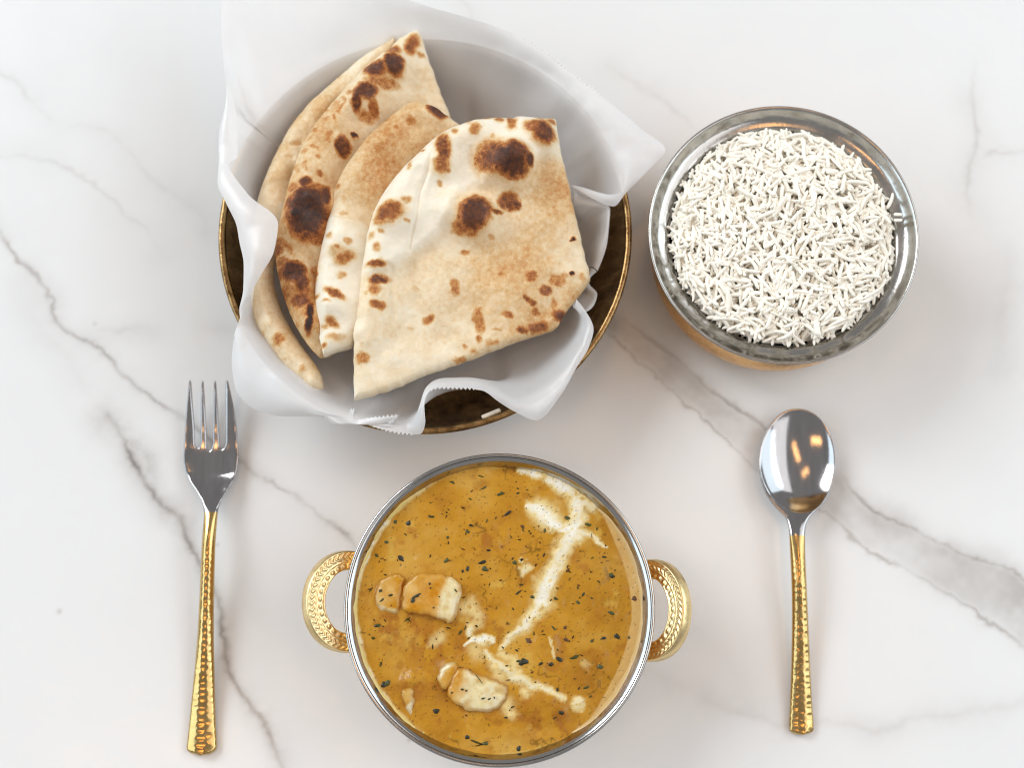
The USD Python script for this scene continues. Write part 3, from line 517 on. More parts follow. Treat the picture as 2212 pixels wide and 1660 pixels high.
# ------------------------------------------------------------------ rice bowl and rice
RC = np.array([.1357, .0657, 0]); RR, RZ = .0677, .055
def build_rice_bowl():
    t = thing('rice_bowl', 'round steel bowl with copper outside, filled with white rice', 'bowl', RC)
    lin = spline_profile([(.0005, .010), (.040, .011), (.0515, .022), (.0545, .038), (.0555, .0440), (.0565, .0468), (.0583, .0485), (.0605, .0492), (.0625, .0501), (.0645, .0521), (.0660, .0541), (.0669, .0549), (RR - .0003, RZ - .0002), (RR, RZ - .0009), (RR - .0004, RZ - .0017), (RR - .0016, RZ - .0022)], 110)
    v, f = lathe(lin, 220, center=RC); a = np.arctan2(v[:, 1] - RC[1], v[:, 0] - RC[0]); r = np.hypot(v[:, 0] - RC[0], v[:, 1] - RC[1])
    bump = .00010 * fb(np.c_[np.cos(a) * 2.2, np.sin(a) * 2.2, r * 60], 1.6, 3, 8); k = 1 + bump / np.maximum(r, .01) * sstep(.02, .05, r)
    v[:, :2] = RC[:2] + (v[:, :2] - RC[:2]) * k[:, None]; v[:, 2] += bump * .6 * sstep(.05, .058, r)
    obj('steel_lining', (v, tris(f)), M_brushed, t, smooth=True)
    out = spline_profile([(RR - .0022, RZ - .0024), (.0620, .0478), (.0600, .0410), (.0622, .0330), (.0635, .0240), (.0610, .0120), (.0530, .0030), (.0430, .0006), (.0005, .0006)], 60)
    v, f = lathe(out, 200, center=RC); obj('copper_shell', (v, tris(f)), M_copper, t, smooth=True)
build_rice_bowl()

M_rice = usdkit.material(stage, '/World/Looks/cooked_rice', {'gi': ('geometry', {}), 'cr': ('rgb_ramp', {'ramp': [(0, (.978, .935, .84)), (.5, (.986, .965, .915)), (1, (.99, .98, .955))]}),
    'p': ('principled_bsdf', {'roughness': .38, 'specular_ior_level': .22})}, [('gi.random_per_island', 'cr.fac'), ('cr.color', 'p.base_color')], surface='p.BSDF')
def grain_mesh(L, r, bend, rings=9, sides=8):
    t = np.array([-1, -.94, -.8, -.45, 0, .45, .8, .94, 1.0]); x = t * L / 2; rad = r * np.sqrt(np.clip(1 - np.abs(t) ** 7, 0, 1)) * (1 - .10 * t); rad[[0, -1]] = r * .3
    y = bend * L * (t ** 2 - .33); a = np.linspace(0, 2 * math.pi, sides, endpoint=False)
    v = np.stack([np.repeat(x, sides), np.repeat(y, sides) + np.outer(rad, np.cos(a)).ravel(), np.outer(rad * .88, np.sin(a)).ravel()], 1)
    f = []
    for i in range(rings - 1):
        for j in range(sides):
            k, l = i * sides + j, i * sides + (j + 1) % sides; f += [[k, l, l + sides], [k, l + sides, k + sides]]
    v = np.vstack([v, [[x[0] - r * .12, y[0], 0], [x[-1] + r * .12, y[-1], 0]]]); n = len(v)
    for j in range(sides): f += [[n - 2, (j + 1) % sides, j], [n - 1, (rings - 1) * sides + j, (rings - 1) * sides + (j + 1) % sides]]
    return v, np.array(f)
def build_rice():
    rng = np.random.default_rng(21); cell = .0004; N = 310; half = N * cell / 2
    g = (np.arange(N) + .5) * cell - half; GX, GY = np.meshgrid(g, g, indexing='ij'); rad = np.hypot(GX, GY)
    mound = lambda x, y: .0455 + .0085 * np.clip(1 - (np.hypot(x, y) / .058) ** 2.4, -.2, 1) + .0060 * fb(np.stack([x, y], -1), 55, 2, 77)
    H = mound(GX, GY) - .001; H[rad > .0565] = .0475
    Rm = .0553; grains = []
    total = 4600
    for k in range(total):
        rr = Rm * math.sqrt(rng.random()); th = rng.random() * 2 * math.pi; x, y = rr * math.cos(th), rr * math.sin(th)
        L, r = rng.uniform(.0078, .0130), rng.uniform(.00088, .00106); yaw = rng.random() * 2 * math.pi
        m = 7; tt = np.linspace(-1, 1, m); sx, sy = x + tt * L / 2 * math.cos(yaw), y + tt * L / 2 * math.sin(yaw)
        if np.hypot(sx, sy).max() > .0580: continue
        ix, iy = ((sx + half) / cell).astype(int), ((sy + half) / cell).astype(int); h = H[ix, iy]
        if h.max() - mound(x, y) > .0075: continue
        # rest on the two highest supports on either side of the middle
        slope = np.clip((h[4:].max() - h[:3].max()) / (L * .6), -.55, .55) + rng.normal(0, .10 if k < 3700 else .22)
        hh = h - slope * tt * L / 2; z0 = .62 * hh.max() + .38 * hh.mean() + r * .66
        v, f = grain_mesh(L, r, rng.normal(.0, .085))
        roll, pit = rng.normal(0, .9), math.atan(slope)
        c, s = math.cos(roll), math.sin(roll); v = v @ np.array([[1, 0, 0], [0, c, s], [0, -s, c]])
        c, s = math.cos(pit), math.sin(pit); v = v @ np.array([[c, 0, s], [0, 1, 0], [-s, 0, c]])
        c, s = math.cos(yaw), math.sin(yaw); v = v @ np.array([[c, s, 0], [-s, c, 0], [0, 0, 1]])
        v = v + [x, y, z0]; grains.append((v + RC * [1, 1, 0], f))
        ex = np.linspace(-1, 1, 17); sx, sy = x + ex * L / 2 * math.cos(yaw), y + ex * L / 2 * math.sin(yaw); zz = z0 + slope * ex * L / 2 + r * .7
        for o in (-r * .6, 0, r * .6):
            ix, iy = ((sx - o * math.sin(yaw) + half) / cell).astype(int).clip(0, N - 1), ((sy + o * math.cos(yaw) + half) / cell).astype(int).clip(0, N - 1)
            H[ix, iy] = np.maximum(H[ix, iy], zz)
    t = thing('cooked_rice', 'heap of loose white long grain rice in the round steel bowl', 'rice', RC + [0, 0, .04])
    rest, top = grains[:-300], grains[-300:]
    # close the heap under the loose grains
    from scipy.ndimage import gaussian_filter, minimum_filter
    low = gaussian_filter(minimum_filter(H, 5), 3.0) - .0004; st = 3; sub = slice(None, None, st)
    gx, gy, gz, gr = GX[sub, sub], GY[sub, sub], low[sub, sub], rad[sub, sub]
    bv = np.c_[gx.ravel() + RC[0], gy.ravel() + RC[1], np.where(gr < .0548, gz, .040).ravel()]; q = grid_faces(*gx.shape); bf = tris(q[(gr.ravel()[q] < .0556).all(1)])
    vs, fs, n = [bv], [bf], len(bv)
    for v, f in rest: vs.append(v); fs.append(f + n); n += len(v)
    tag(obj('rice_mass', (np.vstack(vs), np.vstack(fs)), M_rice, t, smooth=True), kind='stuff')
    for v, f in top: obj('rice_grain', (v, f), M_rice, t, smooth=True)
    # stray grains out on the rim
    for (px, py, yaw, L, lab) in ((RB([(1440, 610)])[0, 0], RB([(1440, 610)])[0, 1], 1.2, .0085, 'long rice grain lying across the inner lip at the right of the rice bowl'),
                            (RB([(1482, 684)])[0, 0], RB([(1482, 684)])[0, 1], -.15, .0042, 'short broken rice grain on the right rim, upper of the two'),
                            (RB([(1482, 716)])[0, 0], RB([(1482, 716)])[0, 1], -.1, .0042, 'short broken rice grain on the right rim, lower of the two')):
        w = at(px, py, .0525); v, f = grain_mesh(L, .0009, .08 if L > .006 else 0)
        pit = math.radians(18); c, s = math.cos(pit), math.sin(pit); v = v @ np.array([[c, 0, s], [0, 1, 0], [-s, 0, c]])
        c, s = math.cos(yaw), math.sin(yaw); v = v @ np.array([[c, s, 0], [-s, c, 0], [0, 0, 1]])
        o = obj('stray_rice_grain', (v + w + [0, 0, .0014], f), M_rice, None, smooth=True); tag(o, lab, 'rice grain', 'stray rice grains')
build_rice()

# ------------------------------------------------------------------ curry bowl
CC = np.array([-.0060, -.1192, 0]); CR, CZ = .0741, .050
def handle_mesh(sign_angle, tilt, base_z):
    a_out, b_out, a_in, b_in = .0238, .0246, .0130, .0150
    th = np.linspace(-math.pi / 2, math.pi / 2, 90)
    outer = np.c_[a_out * np.cos(th) ** .9, b_out * np.sin(th)]; outer = np.vstack([[(-.0045, -b_out)], outer, [(-.0045, b_out)]])
    inner = np.c_[a_in * np.cos(th) ** .9, b_in * np.sin(th)]; inner = np.vstack([[(-.0045, -b_in * .80)], [(-.001, -b_in * .97)], inner[2:-2], [(-.001, b_in * .97)], [(-.0045, b_in * .80)]])
    ring = np.vstack([outer, inner[::-1]]); ring = np.c_[ring, np.zeros(len(ring))]
    def relief(xy, d):
        ang = np.arctan2(xy[:, 1] / b_out, xy[:, 0] / a_out + 1e-9); rr = np.hypot(xy[:, 0] / a_out, xy[:, 1] / b_out)
        lo = .56; u = (rr - lo) / (1 - lo)
        edge = np.exp(-((u - .93) / .06) ** 2) + np.exp(-((u - .10) / .07) ** 2) + .7 * np.exp(-((u - .50) / .035) ** 2)
        feather = (.5 + .5 * np.cos(ang * 46 + 5.5 * np.abs(u - .72) / .2)) * sstep(.54, .6, u) * sstep(.9, .84, u)
        beads = (.5 + .5 * np.cos(ang * 30)) * (.5 + .5 * np.cos((u - .3) / .16 * math.pi)) * sstep(.14, .2, u) * sstep(.46, .4, u)
        return .00055 * np.maximum(np.maximum(edge, feather * .9), beads)
    T = .0031
    def top(xy, d, w): return T * np.sqrt(np.clip(1 - (1 - np.minimum(d / .0012, 1)) ** 2, 0, 1)) + relief(xy, d) * sstep(0, .0006, d)
    def bottom(xy, d, w): return -T * np.sqrt(np.clip(1 - (1 - np.minimum(d / .0012, 1)) ** 2, 0, 1))
    v, f, nt, dist = slab(ring, .00042, top, bottom, edge=.0012)
    c, s = math.cos(tilt), math.sin(tilt)
    v = v @ np.array([[c, 0, s], [0, 1, 0], [-s, 0, c]])
    v = v + [CR - .0008, 0, base_z]
    c, s = math.cos(sign_angle), math.sin(sign_angle)
    return v @ np.array([[c, s, 0], [-s, c, 0], [0, 0, 1]]) + CC, f
def rivet(a, side):
    s = trimesh.creation.icosphere(2, .0022); s.apply_scale([.5, 1, 1])
    return s
def curry_level(xy):
    return .0442 - .012 * (xy[..., 0] - CC[0])
def build_curry_bowl():
    t = thing('curry_bowl', 'steel serving bowl with two ornate brass handles, filled with orange curry', 'bowl', CC)
    lin = spline_profile([(.0005, .006), (.035, .007), (.055, .018), (.0631, .032), (.0671, .0420), (.0695, .0472), (.0705, .0490), (.0712, .0498), (.0720, .0500)], 70)
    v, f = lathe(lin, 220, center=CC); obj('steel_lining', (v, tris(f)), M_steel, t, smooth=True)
    a = np.linspace(math.pi * .93, -math.pi * .42, 12)
    rim = np.r_[[(.0720, .0500), (.0722, .0495)], np.c_[.07315 + .00095 * np.cos(a), .0494 + .0010 * np.sin(a)], [(.0729, .0480)]]
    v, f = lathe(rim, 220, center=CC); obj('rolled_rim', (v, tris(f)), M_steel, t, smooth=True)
    out = spline_profile([(.0729, .0482), (.0723, .0440), (.0700, .0310), (.0645, .0170), (.0545, .0055), (.0420, .0008), (.0005, .0008)], 50)
    v, f = lathe(out, 200, center=CC); obj('copper_shell', (v, tris(f)), M_copper, t, smooth=True)
    for ang, tilt in ((math.radians(180 - 2.6), 32), (math.radians(-.7), 47)):
        hv, hf = handle_mesh(ang, math.radians(tilt), .0375)
        h = obj('handle', (hv, hf), M_brass, t, smooth=55)
        for sy in (-1, 1):
            b = trimesh.creation.cylinder(radius=.0042, height=.0016, sections=24); b.apply_transform(trimesh.transformations.rotation_matrix(math.pi / 2, [0, 1, 0]))
            b.apply_translation([math.sqrt(.0723 ** 2 - .0198 ** 2) + .0006, sy * .0198, .0375]); b.apply_transform(trimesh.transformations.rotation_matrix(ang, [0, 0, 1])); b.apply_translation(CC)
            obj('mounting_plate', b, M_brass, h)
build_curry_bowl()

# ------------------------------------------------------------------ curry
BUMPS = []      # (x, y, radius, height) swellings of the sauce over what lies in it
def curry_surface(xy):
    z = curry_level(xy) + .0028 * fb(xy, 75, 3, 61) + .0013 * fb(xy, 210, 3, 62)
    for (x, y, rx, ry, a, h, p) in BUMPS:
        d = xy - [x, y]; c, s = math.cos(a), math.sin(a); q = ((d[..., 0] * c + d[..., 1] * s) / rx) ** 2 + ((-d[..., 0] * s + d[..., 1] * c) / ry) ** 2
        z = z + h * np.exp(-q ** p)
    return z
def cpt(conv, x, y, z=.0445): p = conv([(x, y)])[0]; return at(p[0], p[1], z)[:2]
for (conv, x, y, rx, ry, a, h, p) in ((K5, 800, 1190, 190, 130, -.2, .0016, 2), (K2, 1180, 620, 130, 95, .3, .0010, 1.5), (K4, 720, 640, 180, 90, .1, .0012, 1), (K5, 780, 720, 120, 110, 0, .0008, 1.5), (K3, 640, 980, 60, 60, 0, .0005, 1),
                                      (K4, 900, 960, 110, 60, .5, .0016, 1), (K4, 1200, 880, 110, 60, .4, .0014, 1), (K4, 480, 1480, 100, 60, .9, .0008, 1), (K4, 760, 350, 160, 130, 0, .001, 1), (K4, 1000, 300, 320, 200, 0, .0008, 1), (K4, 1380, 1020, 330, 180, -.3, .0008, 1)):
    c = cpt(conv, x, y); s = {id(K2): 2.371, id(K3): 2.554}.get(id(conv), 2.927); mm = .8029 / s * .000229; BUMPS.append((c[0], c[1], rx * mm, ry * mm, a, h, p))
def build_curry():
    step = .00052; g = np.arange(-.0712, .0713, step); X, Y = np.meshgrid(g, g, indexing='ij'); xy = np.stack([X.ravel(), Y.ravel()], 1) + CC[:2]
    # where the level meets the wall
    a = np.arctan2(xy[:, 1] - CC[1], xy[:, 0] - CC[0]); wall = np.array([(.055, .018), (.0631, .032), (.0671, .0420), (.0695, .0472)])
    lim = lambda p: np.interp(curry_level(p), wall[:, 1], wall[:, 0]) + .0006
    r = np.hypot(xy[:, 0] - CC[0], xy[:, 1] - CC[1]); L = lim(xy)
    over = r > L; snap = over & (r < L + step * 1.5)
    k = np.where(snap, L / np.maximum(r, 1e-9), 1); xy = CC[:2] + (xy - CC[:2]) * k[:, None]
    z = curry_surface(xy); z = z + .0012 * np.exp(-((lim(xy) - np.hypot(*(xy - CC[:2]).T)) / .0012)) * .6
    n = len(g); q = grid_faces(n, n); ok = (~over) | snap; q = q[ok[q].all(1)]; f = tris(q)
    # cream
    wob = np.stack([fb(xy, 210, 4, 71), fb(xy, 210, 4, 72)], 1) * .0075 + np.stack([fb(xy, 700, 3, 73), fb(xy, 700, 3, 74)], 1) * .0009
    p = xy + wob; cream = np.zeros(len(xy)); hazy = np.zeros(len(xy))
    def stroke(conv, pts, strength=1.0, soft=.35):
        nonlocal cream; soft = min(.98, soft * 3)
        P = conv(pts); w = at(P[:, 0], P[:, 1], .0445)[:, :2]; s = {id(K2): 2.371, id(K3): 2.554}.get(id(conv), 2.927); mm = .8029 / s * .000229
        W = P[:, 2] * mm * .88; best = np.zeros(len(xy))
        if len(w) == 1:
            d = np.linalg.norm(p - w[0], axis=1) / W[0]; best = sstep(1 + soft, 1 - soft, d)
        for i in range(len(w) - 1):
            ab = w[i + 1] - w[i]; t = np.clip(((p - w[i]) @ ab) / (ab @ ab), 0, 1); d = np.linalg.norm(p - w[i] - t[:, None] * ab, axis=1) / (W[i] * (1 - t) + W[i + 1] * t)
            best = np.maximum(best, sstep(1 + soft, 1 - soft, d))
        cream = np.maximum(cream, best * strength)
    stroke(K3, [(380, 170, 14), (480, 195, 26), (600, 235, 40), (690, 300, 52), (790, 360, 60), (890, 410, 40)], 1, .3)
    stroke(K3, [(770, 380, 55), (785, 470, 46), (770, 560, 52), (740, 630, 62)], 1, .3)
    stroke(K3, [(445, 410, 34), (500, 440, 66), (560, 480, 84), (590, 520, 60), (660, 560, 40), (740, 600, 46)], 1, .3)
    stroke(K3, [(790, 600, 40), (860, 635, 26), (940, 685, 13), (982, 712, 8)], .8, .35)
    stroke(K3, [(740, 620, 62), (670, 720, 52), (610, 830, 56), (560, 950, 58), (530, 1060, 60), (560, 1100, 48)], .97, .3)
    stroke(K3, [(520, 1090, 56), (440, 1190, 48), (370, 1270, 36), (300, 1350, 26), (260, 1400, 16)], .85, .35)
    stroke(K3, [(420, 855, 30)], 1, .3); stroke(K3, [(404, 800, 14)], .9)
    stroke(K5, [(140, 690, 14), (220, 650, 30), (290, 635, 36), (345, 660, 24)], 1, .3); stroke(K5, [(200, 550, 30), (185, 600, 24)], .85)
    stroke(K5, [(300, 730, 24), (330, 790, 30), (400, 850, 30), (480, 900, 34), (560, 950, 40), (650, 1000, 34), (740, 1015, 34), (820, 1060, 26), (900, 1110, 22)], .72, .6)
    stroke(K5, [(430, 770, 26), (520, 820, 30), (560, 900, 36)], .6, .6); stroke(K5, [(360, 860, 34), (440, 960, 40)], .5, .7); stroke(K5, [(240, 740, 70)], .35, .7)
    stroke(K5, [(1052, 1165, 48)], 1, .2); stroke(K5, [(1062, 1228, 14)], .7); stroke(K5, [(925, 1115, 24)], .75)
    stroke(K5, [(180, 400, 70), (230, 470, 60)], .55, .7); stroke(K5, [(480, 1170, 60), (520, 1240, 34)], .5, .7); stroke(K5, [(620, 1060, 40)], .5, .7)
    stroke(K5, [(850, 780, 10), (842, 720, 9), (825, 650, 6)], .6, .6); stroke(K5, [(1100, 860, 34)], .25, .8)
    stroke(K4, [(1130, 620, 50), (1080, 660, 40)], .4, .8)
    rr = np.hypot(*(xy - CC[:2]).T); ang = np.arctan2(xy[:, 1] - CC[1], xy[:, 0] - CC[0]); e = lim(xy) - rr
    leftside = sstep(.4, .8, np.cos(ang - math.radians(175))) ; cream = np.maximum(cream, .75 * leftside * sstep(.0022, .0004, e + .002 * fb(xy, 200, 3, 75)))
    skin = sstep(.0056, .0048, e + .0010 * fb(xy, 160, 3, 76) + .0052 * (1 - sstep(0, .35, np.cos(ang - math.radians(-4)) - .58)))
    cream = cream * np.clip(.92 + 1.3 * fb(xy, 130, 4, 82), .35, 1)
    oil = sstep(.06, .24, fb(xy, 480, 3, 81)) * .45 * sstep(.3, .5, cream)
    base = np.array([.535, .25, .015]); dark = np.array([.38, .15, .007]); light = np.array([.62, .36, .07])
    t = 1.5 * fb(xy + .006 * np.stack([fb(xy, 60, 3, 101), fb(xy, 60, 3, 102)], 1), 60, 5, 63)[:, None]
    col = base + np.clip(t * 2, 0, 1) * (light - base) + np.clip(-t * 2, 0, 1) * (dark - base)
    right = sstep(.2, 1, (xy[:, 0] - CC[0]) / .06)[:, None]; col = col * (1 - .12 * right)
    near = np.zeros(len(xy))
    for conv, x, y, rr_ in ((K4, 760, 520, 150), (K4, 1060, 690, 190), (K4, 1130, 930, 120), (K4, 900, 1050, 130), (K4, 640, 250, 90), (K2, 1210, 600, 110), (K4, 1520, 560, 60), (K5, 780, 1290, 150), (K4, 480, 300, 90)):
        near = np.maximum(near, np.exp(-(np.linalg.norm(xy - cpt(conv, x, y), axis=1) / (rr_ * .8029 / 2.6 * .000229)) ** 2))
    red = (sstep(.10, .26, fb(xy, 170, 4, 64)) * .55 + near * sstep(-.10, .16, fb(xy, 230, 4, 66)) * .9)[:, None]; red = np.clip(red, 0, .85); col = col * (1 - red) + np.array([.36, .125, .010]) * red
    yel = sstep(.12, .24, fb(xy, 120, 4, 67))[:, None] * .6; col = col * (1 - yel) + np.array([.66, .42, .08]) * yel
    thr = sstep(.018, .004, np.abs(fb(xy + .004 * fb(xy, 90, 2, 69)[:, None], 110, 3, 68))) * sstep(.03, .12, fb(xy, 60, 3, 70)); col = col * (1 - .45 * thr[:, None])
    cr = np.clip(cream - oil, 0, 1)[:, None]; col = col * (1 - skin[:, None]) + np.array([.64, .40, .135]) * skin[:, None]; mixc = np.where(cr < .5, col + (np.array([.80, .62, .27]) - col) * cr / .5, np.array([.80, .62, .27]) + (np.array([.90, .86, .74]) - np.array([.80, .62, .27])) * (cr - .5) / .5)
    spk = (fb(xy, 1250, 2, 65) > .215) & (RNG.random(len(xy)) > .15); mixc[spk] *= np.array([.42, .40, .45])
    z = z + .00035 * sstep(.35, .7, cream)
    v = np.c_[xy, z]
    ids = (cream[f].mean(1) > .5).astype(int)
    t_ = thing('curry', 'orange curry sauce with white cream swirls and green herb flecks in steel bowl', 'curry', CC + [0, 0, .04])
    for name, (pv, pf, pn, used) in zip(('sauce', 'cream_swirl'), split_faces(v, f, ids)):
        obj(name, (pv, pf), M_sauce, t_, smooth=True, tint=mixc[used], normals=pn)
    # sauce left on the bowl's wall above the level
    def film(a0, a1, top, wob, col, seed):
        na, nr = 160, 8; aa = np.radians(np.linspace(a0, a1, na)); P = []
        ends = sstep(0, .12, np.linspace(0, 1, na)) * sstep(0, .12, 1 - np.linspace(0, 1, na))
        hi = top * ends * (1 + wob * 2 * fb(np.c_[np.cos(aa) * 9, np.sin(aa) * 9], 1.0, 3, seed))
        for i in range(na):
            c = CC[:2] + .064 * np.array([math.cos(aa[i]), math.sin(aa[i])]); z0 = curry_level(c) - .001
            zs = np.linspace(z0, z0 + .001 + max(hi[i], 1e-5), nr); rr = np.interp(zs, [.032, .042, .0472, .049], [.0631, .0671, .0695, .0705])
            th = .0008 * np.sqrt(np.clip(1 - np.linspace(0, 1, nr) ** 4, 0, 1)) - .00005
            P.append(np.c_[CC[0] + (rr - th) * math.cos(aa[i]), CC[1] + (rr - th) * math.sin(aa[i]), zs])
        v = np.vstack(P); f = tris(grid_faces(na, nr))[:, ::-1]
        c = np.array(col) * (1 + .25 * fb(v, 300, 3, seed + 1)[:, None])
        obj('sauce_film', (v, f), M_sauce, t_, smooth=True, tint=c)
    film(-62, 48, .0024, .5, (.68, .46, .20), 91); film(118, 245, .0016, 1.2, (.80, .62, .22), 95); film(268, 288, .0005, 1.0, (.60, .36, .08), 97)
    # herb flecks
    rng = np.random.default_rng(33); mats = [plain('herb_dark', (.022, .024, .008), .4), plain('herb_green', (.07, .075, .014), .45), plain('herb_brown', (.12, .05, .012), .45)]
    big = [(K3, 295, 465, 70, 24, -.6), (K3, 250, 330, 26, 56, 1.3), (K3, 20, 590, 40, 26, .5), (K3, 45, 548, 34, 20, .2), (K3, 130, 290, 14, 50, 1.0), (K3, 110, 210, 50, 10, .3), (K3, 1005, 890, 34, 34, .3), (K3, 1165, 1050, 38, 42, 1.2), (K3, 440, 1340, 40, 20, -1), (K3, 400, 1490, 80, 50, -.3), (K3, 755, 1455, 70, 26, -.4), (K3, 595, 1505, 34, 34, 0), (K3, 1050, 1310, 50, 40, .5), (K3, 710, 855, 40, 22, -1), (K3, 705, 495, 44, 26, .3), (K3, 850, 540, 24, 60, 1.8), (K3, 780, 1075, 40, 24, .8), (K3, 625, 1050, 34, 18, .6), (K3, 390, 955, 36, 16, .1), (K3, 345, 805, 40, 30, .8), (K3, 1010, 1150, 24, 56, 1.9), (K3, 700, 1335, 40, 30, .3), (K3, 940, 1520, 28, 34, 1), (K3, 445, 1183, 22, 22, 0), (K3, 960, 765, 36, 16, 0), (K3, 390, 785, 34, 30, .5), (K3, 140, 850, 40, 40, .8),
           (K2, 855, 455, 40, 20, 0), (K2, 950, 735, 44, 26, -.8), (K2, 625, 487, 26, 26, 0), (K2, 990, 235, 40, 18, .4), (K2, 505, 700, 34, 18, .5), (K2, 660, 720, 50, 30, .8), (K2, 570, 1520, 46, 50, .9), (K2, 510, 1150, 40, 20, -.3), (K2, 700, 1110, 44, 14, -.6), (K2, 1180, 745, 60, 24, -.4), (K2, 960, 585, 22, 20, 0), (K2, 710, 495, 34, 40, .9), (K2, 570, 615, 22, 30, 1.2),
           (K4, 1095, 1215, 56, 36, 0), (K4, 1480, 1470, 60, 34, -.4), (K4, 1410, 1460, 90, 16, .35), (K4, 1340, 1420, 36, 40, .9), (K4, 680, 1010, 50, 60, .9), (K4, 1350, 895, 40, 16, -.3), (K4, 640, 540, 44, 30, 0), (K4, 600, 640, 36, 24, .3), (K4, 770, 1210, 60, 14, -.7), (K5, 855, 1270, 14, 40, 1.2), (K5, 910, 1230, 50, 40, .4), (K5, 570, 1510, 40, 50, .7), (K5, 1100, 1030, 20, 60, 1.2), (K5, 850, 560, 16, 50, 2.3), (K5, 1440, 635, 26, 24, 0), (K5, 1210, 865, 36, 40, 1.2), (K5, 745, 840, 46, 24, -.6), (K5, 270, 1480, 90, 14, -.3), (K5, 1310, 150, 40, 50, 1.4), (K5, 650, 660, 30, 60, 2.2), (K5, 1150, 660, 44, 20, -.7), (K5, 940, 555, 30, 30, 0), (K5, 1240, 640, 24, 50, 1.2), (K5, 1300, 440, 20, 60, 1.9)]
    spots = []
    for conv, x, y, lx, ly, a in big:
        s = {id(K2): 2.371, id(K3): 2.554}.get(id(conv), 2.927); mm = .8029 / s * .000229; spots.append((*cpt(conv, x, y), lx * mm / 2, ly * mm / 2, -a, 0))
    while len(spots) < 298:
        rr_, th = .062 * math.sqrt(rng.random()), rng.random() * 2 * math.pi; l = abs(rng.normal(0, .00055)) + .0003
        spots.append((CC[0] + rr_ * math.cos(th) - .0015, CC[1] + rr_ * math.sin(th), l, l * rng.uniform(.18, .6), rng.random() * 6.28, 1))
    for (x, y, rx, ry, a, kind) in spots:
        m = 9; th = np.linspace(0, 2 * math.pi, m, endpoint=False); k = rng.uniform(.62, 1.15, m); px, py = rx * np.cos(th) * k, ry * np.sin(th) * k
        c, s = math.cos(a), math.sin(a); w = np.c_[x + px * c - py * s, y + px * s + py * c]; cz = curry_surface(np.array([[x, y]]))[0]
        zz = curry_surface(w) + .00012
        tilt = rng.normal(0, .08); zz = zz + np.maximum(px * tilt, 0)
        v = np.vstack([np.c_[w, zz], [[x, y, cz + .00055 + .25 * min(rx, ry)]], np.c_[w, zz - .0006]]); f = [[i, (i + 1) % m, m] for i in range(m)]
        for i in range(m): j = (i + 1) % m; f += [[m + 1 + i, m + 1 + j, j], [m + 1 + i, j, i]]
        obj('herb_fleck', (v, np.array(f)), mats[int(rng.choice([0, 1, 2], p=[.42, .42, .16]))], t_, smooth=50)
build_curry()

